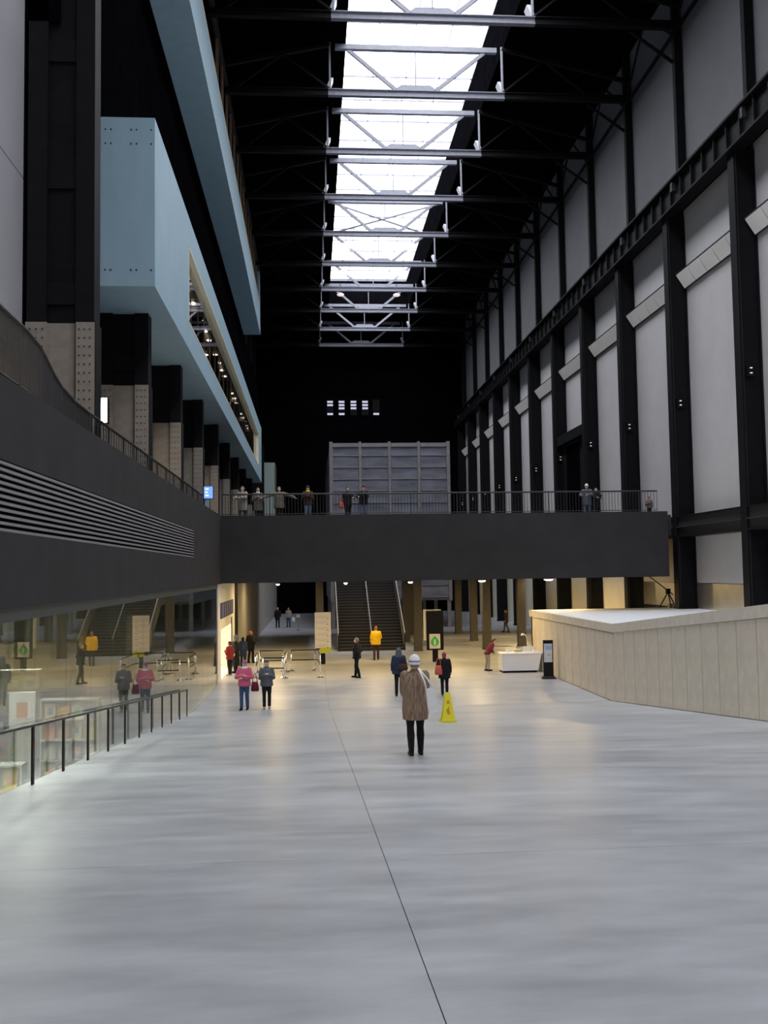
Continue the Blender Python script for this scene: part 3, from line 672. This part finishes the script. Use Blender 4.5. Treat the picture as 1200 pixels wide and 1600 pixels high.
# wet floor cone
P = onG(700, 1128); t = empty('wet_floor_sign', P); tag(t, 'yellow folding wet floor warning sign on the ramp', 'warning sign')
for s in (-1, 1):
    f = MB().hexa([(-.17, s*.14-.012, .05), (.17, s*.14-.012, .05), (.17, s*.14+.012, .05), (-.17, s*.14+.012, .05), (-.065, s*.03-.012, .74), (.065, s*.03-.012, .74), (.065, s*.03+.012, .74), (-.065, s*.03+.012, .74)]).build('panel', YEL, t)
    MB().box(-.2, .2, s*.14-.03, s*.14+.03, 0, .06).build('foot', YEL, f)
pf = MB()
def onp(x, z): return (x, -.14+.11*(z-.05)/.69-.02, z)
for tri in (((-.05, .48), (.05, .48), (0, .58)), ((-.02, .2), (.05, .22), (.0, .38)), ((-.06, .30), (-.01, .22), (.03, .42))):
    q = [onp(*k) for k in tri]; pf.add(q+[(a, b+.006, c) for a, b, c in q], [(0, 1, 2), (5, 4, 3), (0, 3, 4, 1), (1, 4, 5, 2), (2, 5, 3, 0)])
pf.build('warning_print', REDP, t)
# queue barriers
def barrier(pts, label, zt=.98, zm=.52, posts=None):
    o = Vector(pts[0]); t = empty('queue_barrier', (o.x, o.y, 0)); tag(t, label, 'barrier')
    L = [Vector((p[0]-o.x, p[1]-o.y, 0)) for p in pts]
    for z, n_ in ((zt, 'top_rail'), (zm, 'mid_rail')): MB().tube([p+Vector((0, 0, z)) for p in L], .028, 8).build(n_, RAIL, t)
    for i, p in enumerate(L):
        if posts and i not in posts: continue
        q = MB().tube([p+Vector((0, 0, .03)), p+Vector((0, 0, zt))], .028, 10).build('post', CHROME, t, True)
        MB().loft([(p.x, p.y, 0, .17, .17), (p.x, p.y, .02, .17, .17), (p.x, p.y, .05, .05, .05)], 18).build('base', CHROME, q)
    return t
barrier([(-1.35, 46), (-2.45, 46)], 'black railed queue barrier with chrome feet behind the couple, left section')
barrier([(-.98, 46), (.15, 46), (.25, 45.9), (.30, 45.6), (.37, 42.9)], 'black railed queue barrier turning a corner beside the white information board', posts=(0, 1, 4))
barrier([(-1.21, 42.9), (-2.15, 43.0)], 'short lower queue barrier directly behind the person in grey', .90, .45)
barrier([(-1.3, 43.35), (-1.2, 45.6)], 'queue barrier seen end on with a row of chrome feet', .95, .5)
barrier([(-2.5, 43.3), (-2.55, 45.6)], 'queue barrier running back beside the person in pink', .95, .5)
# far floor signs
P = onZ(466, 985, 0); t = empty('stanchion_sign', P); tag(t, 'small white notice on a thin stand in the dark beyond the stairs', 'sign')
MB().disc((0, 0, 0), .15, .03).build('base', RAILG, t); MB().tube([(0, 0, .03), (0, 0, 1.1)], .02).build('stem', LITFOOT_TRIM, t); B('notice', PAPER, t, -.15, .15, -.02, .02, 1.05, 1.3)
# screen on the balcony
t = empty('video_screen', (-4.45, 42.3, 7.2)); tag(t, 'small glowing blue screen on a post at the corner of balcony and bridge', 'screen')
B('post', BLUE, t, -.14, .02, .05, .12, 0, .75); bd = B('shell_or_lit_foot', BLK, t, -.2, .22, .0, .12, .72, 1.28); B('display', SCREEN, bd, -.18, .2, -.01, 0, .74, 1.26)
lpp = MB()
for k in range(3): lpp.box(-.12, .02-.04*(k % 2), -.014, -.01, 1.12-.14*k, 1.18-.14*k)
lpp.build('caption', mat('screen_white', (.8, .9, 1), .5, emit=(.85, .93, 1), estr=1.3), bd)
# tripod with boom on the terrace
t = empty('tripod_boom', (17.05, 45.0, ZT)); tag(t, 'dark tripod with a long tilted boom arm standing on the terrace', 'tripod')
for a in (-.42, 0, .42): MB().bar((0, 0, .75), (a, .12 if a else -.35, 0), .045, .045).build('leg', BLK, t)
MB().bar((.25, 0, .62), (-.95, -.05, 1.55), .045, .045).build('boom', BLK, t); B('head', BLK, t, -.1, .1, -.07, .07, .68, .92); B('counterweight', LITFOOT_TRIM, t, .0, .5, -.12, .12, 0, .2)
MB().ball((-.95, -.05, 1.56), .06).build('tip', BLK, t, True)

# ---- shop interior
random.seed(3)
BOOKC = [mat('book_cover_%d' % i, c, .6) for i, c in enumerate(((.7, .62, .5), (.75, .72, .66), (.62, .26, .14), (.25, .45, .25), (.16, .2, .32), (.62, .5, .12), (.7, .66, .58), (.72, .34, .22)))]
SHELF = mat('shelf_white', (.62, .60, .54), .6)
def shelf_unit(x0, x1, y, z1, rows, cols, label, glabel, grp, zb=.0):
    t = empty('book_shelf', (x0, y, 0)); tag(t, label, 'shelf'); W_ = x1-x0
    B('back', SHELF, t, 0, W_, .30, .34, 0, z1); B('side', SHELF, t, 0, .03, 0, .3, 0, z1); B('side', SHELF, t, W_-.03, W_, 0, .3, 0, z1); B('top', SHELF, t, 0, W_, 0, .34, z1, z1+.03)
    for k in range(rows): B('board', SHELF, t, .03, W_-.03, 0, .3, z1*k/rows, z1*k/rows+.03)
    cw = (W_-.1)/cols
    for k in range(rows):
        for j in range(cols):
            w = cw*random.uniform(.62, .9); hh = min(z1/rows-.09, random.uniform(.3, .5))
            o = tag(MB().hexa([(0, 0, 0), (w, 0, 0), (w, .025, 0), (0, .025, 0), (0, .09, hh), (w, .09, hh), (w, .115, hh), (0, .115, hh)]).build('display_book', random.choice(BOOKC)), glabel, 'book', grp)
            o.location = (x0+.05+cw*j+(cw-w)/2, y+.06, z1*k/rows+.032)
            mk = random.choice(BOOKC)
            MB().hexa([(w*.25, .022, hh*.3), (w*.75, .022, hh*.3), (w*.75, .03, hh*.3), (w*.25, .03, hh*.3), (w*.25, .055, hh*.7), (w*.75, .055, hh*.7), (w*.75, .063, hh*.7), (w*.25, .063, hh*.7)]).build('cover_picture', mk, o)
shelf_unit(-6.15, -4.85, 22.5, 1.8, 4, 4, 'white book shelf of faced out covers close behind the shop glass', 'book facing out on the white shelf close behind the shop glass', 'books on the near shop shelf')
shelf_unit(-7.2, -5.0, 17.2, 1.35, 3, 6, 'lower book shelf behind the nearest glass panes', 'book facing out on the lower shelf behind the nearest glass panes', 'books on the lower shop shelf')
shelf_unit(-10.5, -7.0, 25.5, 2.2, 4, 9, 'wide book shelf deep inside the shop', 'book on the wide shelf deep inside the shop', 'books on the wide shop shelf')
t = empty('framed_print', (-5.95, 19.6, 0)); tag(t, 'framed print on a white stand behind the shop glass', 'picture')
B('stand', SHELF, t, .1, .4, .06, .2, 0, 1.7); f = B('frame', WHITE, t, 0, .5, 0, .05, 1.65, 2.35); B('print', BOOKC[2], f, .14, .36, -.006, -.001, 1.85, 2.15)
t = empty('display_table', (-6.2, 27.5, 0)); tag(t, 'low pale display table inside the shop', 'table')
B('top', SHELF, t, -.6, .6, 0, 2.4, .85, .9)
for a in (-.55, .5):
    for b in (.05, 2.3): B('leg', SHELF, t, a, a+.05, b, b+.05, 0, .85)
B('modesty_panel', SHELF, t, .5, .53, .1, 2.3, .2, .85)
for k in range(4):
    o = B('display_book', BOOKC[k], None, -.15, .15, -.1, .1, 0, .06); o.location = (-6.1, 27.9+.5*k, .9); tag(o, 'book lying flat on the low display table in the shop', 'book', 'books on the display table')

# ================================================================== PEOPLE
def fabric(name, c, var=.15, scale=14, bump=.25): return MATS.get(name) or mat(name, c, .85, var=var, scale=scale, bump=bump, spec=.2)
SKIN = mat('skin', (.58, .38, .29), .55); SKIN2 = mat('skin_tan', (.45, .29, .21), .55)
EYEM = mat('eye_dark', (.03, .02, .02), .3); LIP = mat('lips', (.45, .18, .16), .5)
FUR = mat('brown_fur', (.30, .205, .145), .95, var=.42, scale=9, bump=1.0, stretch=(3.2, 3.2, .7), spec=.1, detail=8)
PEND = []
def remesh(o, vox, smooth=True, it=2):
    r = o.modifiers.new('remesh', 'REMESH'); r.mode = 'VOXEL'; r.voxel_size = vox; r.use_smooth_shade = True
    s = o.modifiers.new('smooth', 'SMOOTH'); s.factor = .5; s.iterations = it
    PEND.append(o)
ARMS = {
 'down': lambda s: [(.235*s, -.03, 1.16), (.25*s, .06, .92)],
 'crossed': lambda s: [(.27*s, .06, 1.17), (-.03*s, .25, 1.19+.04*s)],
 'hold': lambda s: [(.25*s, .02, 1.14), (.05*s, .25, 1.27)],
 'pocket': lambda s: [(.29*s, -.10, 1.17), (.20*s, .09, .99)],
 'front': lambda s: [(.24*s, .06, 1.15), (.10*s, .26, 1.10)],
 'tuck': lambda s: [(.195*s, .03, 1.15), (.09*s, .25, 1.12)],
 'lean': lambda s: [(.27*s, .14, 1.22), (.16*s, .42, 1.20)],
 'spread': lambda s: [(.45*s, .12, 1.34), (.78*s, .30, 1.21)],
 'raise': lambda s: [(.22*s, .14, 1.20), (.08*s, .30, 1.45)],
}
def person(label, pos, face, h=1.7, top=None, legs=None, shoe=None, hem=.86, fl=1.0, bulk=1.0, arms=('down', 'down'), stride=.12, hat=None, hatm=None, hair=None, hood=None, lean=0.0, skin=SKIN, vox=.016, neck=None, boots=None, crouch=0.0, bend=0.0):
    """one figure, facing its own +Y, standing at pos"""
    k = h/1.75
    t = empty('person', pos, math.radians(face)); tag(t, label, 'person'); t.scale = (k, k, k)
    def bp(p):   # torso bend about the hip
        x, y, z = p
        if bend and z > .95: 
            a = bend; dy, dz = y, z-.95; return (x, dy*math.cos(a)+dz*math.sin(a), .95+dz*math.cos(a)-dy*math.sin(a))
        return p
    A = {}
    for s, nm_ in ((-1, arms[0]), (1, arms[1])):
        e, wv = ARMS[nm_](s); A[s] = [bp((.175*s, 0, 1.42)), bp(e), bp(wv)]
    Lg = {s: [(.09*s, 0, .92), (.095*s, .03+s*stride*.45, .50), (.095*s, s*stride-.02, .09)] for s in (-1, 1)}
    if crouch:
        Lg = {s: [(.09*s, 0, .92), (.11*s, .32, .80), (.11*s, .22, .42+.0)] for s in (-1, 1)}
    def rings(lst): return [(bp((x, y, z))[0], bp((x, y, z))[1], bp((x, y, z))[2], a, b) for x, y, z, a, b in lst]
    # --- body
    m = MB()
    m.loft(rings([(0, 0, .84, .13, .10), (0, 0, .93, .165, .115), (0, 0, 1.06, .14, .10), (0, .01, 1.28, .17, .12), (0, 0, 1.40, .175, .10), (0, 0, 1.455, .11, .08), (0, 0, 1.49, .06, .06), (0, .01, 1.56, .054, .058)]), 18)
    hz = [(0, .035, 1.515, .03, .03), (0, .03, 1.535, .052, .062), (0, .02, 1.575, .066, .085), (0, .015, 1.63, .076, .098), (0, .01, 1.68, .075, .096), (0, .005, 1.72, .058, .075), (0, 0, 1.745, .028, .035)]
    m.loft(rings(hz), 18)
    m.loft(rings([(0, .112, 1.588, .016, .016), (0, .118, 1.60, .017, .022), (0, .108, 1.65, .010, .012)]), 8)   # nose
    m.loft(rings([(0, .098, 1.555, .026, .010), (0, .098, 1.572, .026, .012)]), 8)
    for s in (-1, 1):
        m.loft(rings([(s*.079, 0, 1.60, .008, .012), (s*.083, -.003, 1.63, .010, .019), (s*.080, -.004, 1.655, .006, .014)]), 8)
        a = A[s]
        m.tube([a[0], ((a[0][0]+a[1][0])/2, (a[0][1]+a[1][1])/2, (a[0][2]+a[1][2])/2), a[1], ((a[1][0]+a[2][0])/2, (a[1][1]+a[2][1])/2, (a[1][2]+a[2][2])/2), a[2]], [.055, .05, .042, .04, .028], 10)
        m.ball(a[0], .057); m.ball(a[1], .043)
        # hand: palm, four fingers of different length, thumb from the palm's side
        d = (Vector(a[2])-Vector(a[1])).normalized(); side = d.cross(Vector((0, 0, 1)) if abs(d.z) < .8 else Vector((0, 1, 0))).normalized(); up = side.cross(d)
        w0 = Vector(a[2]); pc = w0+d*.055
        m.tube([w0-d*.02, pc-d*.02, pc+d*.035], [.026, .034, .030], 8)
        cu = -up if s > 0 else up
        for j, ln in enumerate((.068, .078, .072, .056)):
            o_ = pc+d*.03+side*(.027-.018*j); cl = Vector((0, 0, -1)) if abs(d.z) < .8 else Vector((-s, 0, 0))
            m.tube([o_, o_+d*ln*.5+cl*.006, o_+d*ln*.8+cl*.025, o_+d*ln*.9+cl*.045], [.0098, .0095, .009, .008], 6)
        tb = pc-d*.02+side*.03*(1 if j else 1); m.tube([tb, tb+side*.025+d*.02, tb+side*.03+d*.05], [.012, .011, .009], 6)
        g = Lg[s]
        m.tube([g[0], ((g[0][0]+g[1][0])/2, (g[0][1]+g[1][1])/2, (g[0][2]+g[1][2])/2), g[1], ((g[1][0]*2+g[2][0])/3, (g[1][1]*2+g[2][1])/3-.015, (g[1][2]*2+g[2][2])/3), g[2]], [.085, .078, .055, .056, .036], 12)
        m.ball(g[1], .056)
        f = g[2]; m.tube([(f[0], f[1]-.04, f[2]-.04), (f[0], f[1]+.06, f[2]-.05), (f[0]+.01*s, f[1]+.17, f[2]-.06)], [.034, .034, .024], 8)
    o = m.build('body', skin, t, True); remesh(o, vox*.85)
    # --- trousers / tights
    m = MB()
    m.loft([(0, 0, .80, .14, .11), (0, 0, .92, .185, .135), (0, 0, 1.04, .165, .12)], 16)
    lr = [.098, .09, .070, .068, .062] if boots is None else [.102, .092, .066, .072, .05]
    for s in (-1, 1):
        g = Lg[s]; m.tube([g[0], ((g[0][0]+g[1][0])/2, (g[0][1]+g[1][1])/2, (g[0][2]+g[1][2])/2), g[1], ((g[1][0]*2+g[2][0])/3, (g[1][1]*2+g[2][1])/3-.015, (g[1][2]*2+g[2][2])/3), (g[2][0], g[2][1], g[2][2]-.02)], lr, 12); m.ball(g[1], lr[2])
    o = m.build('trousers' if boots is None else 'tights', legs, t, True); remesh(o, vox)
    for s in (-1, 1):
        f = Lg[s][2]; m = MB()
        m.tube([(f[0], f[1]-.055, f[2]-.045), (f[0], f[1]+.03, f[2]-.045), (f[0]+.008*s, f[1]+.12, f[2]-.05), (f[0]+.012*s, f[1]+.20, f[2]-.058)], [.043, .046, .044, .030], 10)
        m.box(f[0]-.035, f[0]+.035, f[1]-.08, f[1]+.16, f[2]-.09, f[2]-.05)
        if boots: m.tube([(f[0], f[1]-.01, f[2]-.03), (f[0], f[1]-.01, f[2]+.12), (f[0], f[1]-.005+.02, f[2]+.26)], [.046, .048, .06], 12)
        o = m.build('boot' if boots else 'shoe', shoe or BLK, t, True); remesh(o, .014)
    # --- coat
    b = bulk; m = MB()
    tz = [(0, 0, hem, .20*b*fl, .155*b*fl), (0, 0, (hem+1.0)/2, .205*b*(1+fl)/2, .155*b*(1+fl)/2), (0, 0, 1.06, .19*b, .145*b), (0, .005, 1.28, .20*b, .15*b), (0, 0, 1.39, .20*b, .13*b), (0, 0, 1.455, .15*b, .11*b), (0, 0, 1.50, .085, .085), (0, .005, 1.535, .078, .08)]
    m.loft(rings(tz), 22)
    for s in (-1, 1):
        a = A[s]; d = (Vector(a[2])-Vector(a[1])).normalized(); e = Vector(a[2])-d*.01
        m.tube([a[0], ((a[0][0]+a[1][0])/2, (a[0][1]+a[1][1])/2, (a[0][2]+a[1][2])/2), a[1], ((a[1][0]+e.x)/2, (a[1][1]+e.y)/2, (a[1][2]+e.z)/2), e], [.082*b, .078*b, .068*b, .062*b, .054*b], 12)
        m.ball(a[0], .083*b); m.ball(a[1], .069*b)
    o = m.build('coat', top, t, True); remesh(o, vox)
    # --- face
    if not hood or abs(((face % 360)-180)) < 100:
        for s in (-1, 1):
            q = bp((.030*s, .098, 1.642)); MB().ball(q, .011, .008, .007, 8, 6).build('eye', EYEM, t, True)
        q = bp((0, .108, 1.563)); MB().ball(q, .024, .007, .006, 8, 6).build('mouth', LIP, t, True)
    # --- hair, hat, hood, scarf
    if hair:
        hm, long_ = hair; m = MB()
        m.loft(rings([(0, -.03, 1.60-long_, .07+.1*long_, .055), (0, -.025, 1.60, .084, .08), (0, -.012, 1.66, .086, .098), (0, -.004, 1.70, .080, .096), (0, 0, 1.74, .060, .074), (0, 0, 1.765, .025, .03)]), 16)
        o = m.build('hair', hm, t, True); remesh(o, .014)
    if hat:
        m = MB()
        if hat == 'beanie': m.loft(rings([(0, 0, 1.655, .088, .108), (0, 0, 1.69, .09, .11), (0, -.005, 1.74, .075, .092), (0, -.01, 1.78, .035, .045)]), 18)
        if hat == 'cloche': m.loft(rings([(0, 0, 1.625, .125, .14), (0, 0, 1.66, .108, .125), (0, 0, 1.70, .10, .115), (0, -.005, 1.76, .082, .095), (0, -.01, 1.80, .04, .05), (0, -.01, 1.81, .01, .012)]), 20)
        o = m.build('hat', hatm, t, True)
        if hat == 'cloche': MB().loft(rings([(0, 0, 1.672, .108, .124), (0, 0, 1.70, .104, .119)]), 20).build('hat_band', fabric('band_grey', (.30, .31, .36)), o, True)
    if hood:
        m = MB(); m.loft(rings([(0, -.03, 1.44, .14, .12), (0, -.03, 1.54, .125, .125), (0, -.02, 1.65, .115, .13), (0, -.02, 1.74, .095, .115), (0, -.02, 1.80, .045, .055)]), 18)
        o = m.build('hood', hood, t, True); remesh(o, .014)
    if neck:
        m = MB(); m.loft(rings([(0, .0, 1.45, .11, .105), (0, .01, 1.50, .105, .105), (0, .015, 1.55, .085, .09)]), 16); m.build('scarf', neck, t, True)
    return t
def bag(name, label, pos, face, w, h, d, m, strap, m2=None, slouch=.75):
    t = empty(name, pos, math.radians(face)); tag(t, label, 'bag')
    n = 18
    MB().loft([(0, 0, 0, w*.46, d*.42), (0, 0, h*.12, w*.52, d*.52), (0, 0, h*.5, w*.5, d*.5), (0, 0, h*.85, w*.45*(.6+slouch*.4), d*.36), (0, 0, h, w*.42*(.5+slouch*.5), d*.2)], n).build('pouch', m, t, True)
    MB().tube([(-w*.3, 0, h*.9), (-w*.26, 0, h+strap*.6), (0, 0, h+strap), (w*.26, 0, h+strap*.6), (w*.3, 0, h*.9)], .014, 8).build('strap', m2 or m, t, True)
    return t
C = dict(
 black=fabric('cloth_black', (.014, .014, .018)), navy=fabric('cloth_navy', (.03, .04, .085)), pink=fabric('cloth_pink', (.62, .13, .23)), jeans=fabric('denim', (.05, .09, .19)),
 grey=fabric('cloth_grey', (.12, .13, .15)), red=fabric('cloth_red', (.22, .025, .025)), yellow=fabric('cloth_yellow', (.86, .52, .02)), white=fabric('cloth_white', (.88, .86, .86), .04),
 maroon=fabric('cloth_maroon', (.13, .02, .04)), hatred=fabric('knit_red', (.34, .06, .09)), purple=fabric('knit_purple', (.30, .12, .34)), brown=fabric('cloth_brown', (.07, .035, .03)), brownh=fabric('hair_brown', (.06, .035, .02)),
 orangeh=fabric('hair_ginger', (.34, .12, .03)), greyh=fabric('hair_grey', (.25, .22, .2)), coral=fabric('bag_coral', (.62, .13, .08)), khaki=fabric('cloth_khaki', (.20, .18, .15)), tan=fabric('cloth_tan', (.38, .34, .29)), bjeans=fabric('denim_pale', (.16, .22, .32)), olive=fabric('cloth_olive', (.10, .09, .06)))
R = {}
# woman in the fur coat
P = onG(650, 1180); R['fur'] = person('person in a brown fur coat and white brimmed hat walking down the ramp', P, 4, 1.63, FUR, C['black'], BLK, hem=.64, fl=.94, bulk=1.22, arms=('tuck', 'tuck'), stride=.06, hat='cloche', hatm=C['white'], hair=(C['greyh'], .02), vox=.013, boots=True)
t = empty('tote_bag', P+Vector((.225, -.36, .74)), math.radians(8)); tag(t, 'white canvas tote bag hanging at the side of the fur coat', 'bag')
MB().hexa([(-.04, -.045, 0), (.115, -.05, .03), (.115, .05, .03), (-.04, .045, 0), (-.085, -.012, .40), (.045, -.012, .42), (.045, .02, .42), (-.085, .02, .40)]).build('pouch', C['white'], t)
MB().tube([(-.075, 0, .39), (-.10, .02, .52), (-.135, .10, .64), (-.15, .22, .72)], .014, 6).build('strap', C['white'], t, True)
MB().tube([(.03, 0, .41), (-.03, .03, .54), (-.11, .13, .66), (-.15, .22, .72)], .014, 6).build('strap', C['white'], t, True)
P = onG(624, 1087); person('person in a navy hooded jacket with a brown shoulder bag on the ramp', P, -8, 1.73, C['navy'], C['black'], BLK, hem=.82, fl=1.12, bulk=1.15, stride=.15, hood=C['grey'])
bag('shoulder_bag', 'brown shoulder bag slung over the navy jacket', P+Vector((.13, -.24, .98)), -10, .36, .22, .12, C['brown'], .32)
P = onG(695, 1086); person('person in a black coat and red knit hat beside the yellow warning sign', P, -6, 1.56, C['black'], C['black'], BLK, hem=.70, fl=1.05, bulk=1.2, arms=('pocket', 'down'), stride=.06, hat='beanie', hatm=C['hatred'], hair=(C['hatred'], .06))
bag('shoulder_bag', 'coral red shoulder bag on the back of the black coat', P+Vector((-.25, -.23, .78)), 10, .28, .34, .16, C['coral'], .30)
P = onG(382, 1109); person('person in a pink jacket and purple hat walking with folded arms', P, 172, 1.66, C['pink'], C['jeans'], BLK, hem=.84, bulk=1.14, arms=('crossed', 'crossed'), stride=.07, hat='beanie', hatm=C['purple'], neck=C['white'], hair=(C['brownh'], .05))
P = onG(417, 1107); person('person in a grey jacket looking down at their hands', P, 184, 1.62, C['grey'], C['black'], C['tan'], hem=.82, bulk=1.16, arms=('hold', 'hold'), stride=.07, hair=(C['brownh'], .02), neck=C['grey'])
bag('hand_bag', 'dark red bag hanging beside the grey jacket', P+Vector((-.40, -.02, .60)), 0, .26, .32, .2, C['maroon'], .28)
P = onZ(353, 1056, 0); person('person in a red jacket standing by the bright doorway', P+Vector((.18, 0, 0)), 60, 1.55, C['red'], C['black'], C['tan'], hem=.84, bulk=1.15, arms=('hold', 'down'), stride=.03, hair=(C['brownh'], .04))
P = onZ(363, 1053, 0); person('person in a long black coat and grey hood beside the red jacket', P+Vector((.12, .35, 0)), 100, 1.74, C['black'], C['black'], BLK, hem=.35, fl=1.12, bulk=1.2, stride=.03, hood=C['grey'])
P = onZ(380, 1041, 0); person('dark haired person in a navy coat behind the pink jacket', P, -20, 1.45, C['navy'], C['black'], BLK, hem=.6, bulk=1.1, stride=.06, hair=(C['black'], .14))
P = onZ(392, 1036, 0); person('person with ginger hair in black by the grey wall', P, -30, 1.65, C['black'], C['black'], BLK, hem=.78, bulk=1.1, arms=('down', 'pocket'), stride=.08, hair=(C['orangeh'], .06))
P = onZ(558, 1059, 0); person('grey haired person in a black jacket walking in front of the stairs', P, 70, 1.74, C['black'], C['black'], BLK, hem=.84, bulk=1.2, arms=('pocket', 'pocket'), stride=.12, hair=(C['greyh'], .01))
P = onZ(588, 1031, 0); person('person in a bright yellow jacket walking to the stairs', P, -5, 1.76, C['yellow'], C['brown'], BLK, hem=.80, bulk=1.22, arms=('down', 'front'), stride=.14, hair=(C['orangeh'], .01), neck=C['tan'])
P = onZ(774, 1049, 0); person('person in a dark red top bending at the end of the white counter', P+Vector((-.3, .3, 0)), -80, 1.55, C['maroon'], C['tan'], BLK, hem=.86, bulk=1.1, arms=('front', 'front'), stride=.05, hair=(C['brownh'], .05), bend=.55)
P = onZ(791, 988, 0); person('ginger haired person walking beyond the square columns', P, 80, 1.66, C['brown'], C['olive'], BLK, hem=.72, bulk=1.15, stride=.2, hair=(C['orangeh'], .12))
P = onZ(434, 981, 0); person('person in black standing in the dark beyond the stairs', P, 170, 1.74, C['black'], C['black'], BLK, hem=.7, bulk=1.15, stride=.12)
P = onZ(451, 980, 0); person('person in a tan top and jeans with a white bag beyond the stairs', P, 165, 1.68, C['tan'], C['jeans'], BLK, bulk=1.1, stride=.08, hair=(C['orangeh'], .05))
bag('carrier_bag', 'white carrier bag in the dark beyond the stairs', P+Vector((.42, 0, .45)), 0, .3, .36, .18, C['white'], .1)
# people at the bridge railing
ZB = 6.88
def onbridge(u, y=43.55): p = onY(u, 780, y); return Vector((p.x, y, ZB))
person('person in a pale grey coat at the bridge railing below the blue box corner', onbridge(379), 150, 1.68, C['tan'], C['jeans'], BLK, hem=.62, bulk=1.2, arms=('lean', 'lean'), hair=(C['greyh'], .02))
person('person in a dark coat and white scarf at the bridge railing', onbridge(403), 190, 1.62, C['khaki'], C['black'], BLK, hem=.62, bulk=1.1, arms=('hold', 'hold'), hair=(C['orangeh'], .05), neck=C['white'])
person('person in a grey coat with arms spread along the bridge railing', onbridge(436, 43.42), 172, 1.64, C['khaki'], C['black'], BLK, hem=.72, bulk=1.25, arms=('spread', 'spread'), hair=(C['greyh'], .02))
person('person in a dark striped top and blue knit hat reading at the bridge railing', onbridge(481), 180, 1.68, C['brown'], C['bjeans'], BLK, bulk=1.1, arms=('hold', 'hold'), hat='beanie', hatm=C['navy'], neck=C['yellow'])
o = tag(MB().hexa([(-.17, -.1, 0), (.17, -.1, 0), (.17, .1, .04), (-.17, .1, .04), (-.17, -.1, .015), (.17, -.1, .015), (.17, .1, .055), (-.17, .1, .055)]).build('leaflet', C['white']), 'open white leaflet held at the bridge railing', 'leaflet'); o.location = onbridge(480)+Vector((0, -.32, 1.25))
person('person in black with an orange bag at the bridge railing before the container', onbridge(543), 195, 1.62, C['black'], C['black'], BLK, hem=.8, arms=('lean', 'down'), hair=(C['brownh'], .04))
bag('shoulder_bag', 'orange shoulder bag at the bridge railing', onbridge(537)+Vector((-.12, -.26, .62)), 0, .22, .3, .14, C['coral'], .3)
person('person in a black jacket and pale jeans pointing over the bridge railing', onbridge(568), 165, 1.68, C['black'], C['bjeans'], BLK, bulk=1.12, arms=('raise', 'lean'), hat='beanie', hatm=C['maroon'])
person('person in a white cap and blue grey coat leaning on the bridge railing', onbridge(917), 150, 1.66, C['grey'], C['bjeans'], BLK, hem=.7, bulk=1.15, arms=('lean', 'lean'), hat='beanie', hatm=C['white'])
person('dark dressed person beside the white cap at the bridge railing', onbridge(931, 43.7), 190, 1.5, C['black'], C['black'], BLK, hem=.6, bulk=1.2, arms=('lean', 'lean'), hair=(C['brownh'], .04))
person('small child in a dark jacket at the end of the bridge railing', onbridge(1014), 170, 1.05, C['khaki'], C['black'], BLK, bulk=1.15, arms=('down', 'hold'), hat='beanie', hatm=C['hatred'], vox=.022)

# bake the figure surfaces
bpy.context.view_layer.update()
dg = bpy.context.evaluated_depsgraph_get()
new = [(o, bpy.data.meshes.new_from_object(o.evaluated_get(dg))) for o in PEND]
for o, me in new:
    o.modifiers.clear(); o.data = me
    for p in me.polygons: p.use_smooth = True
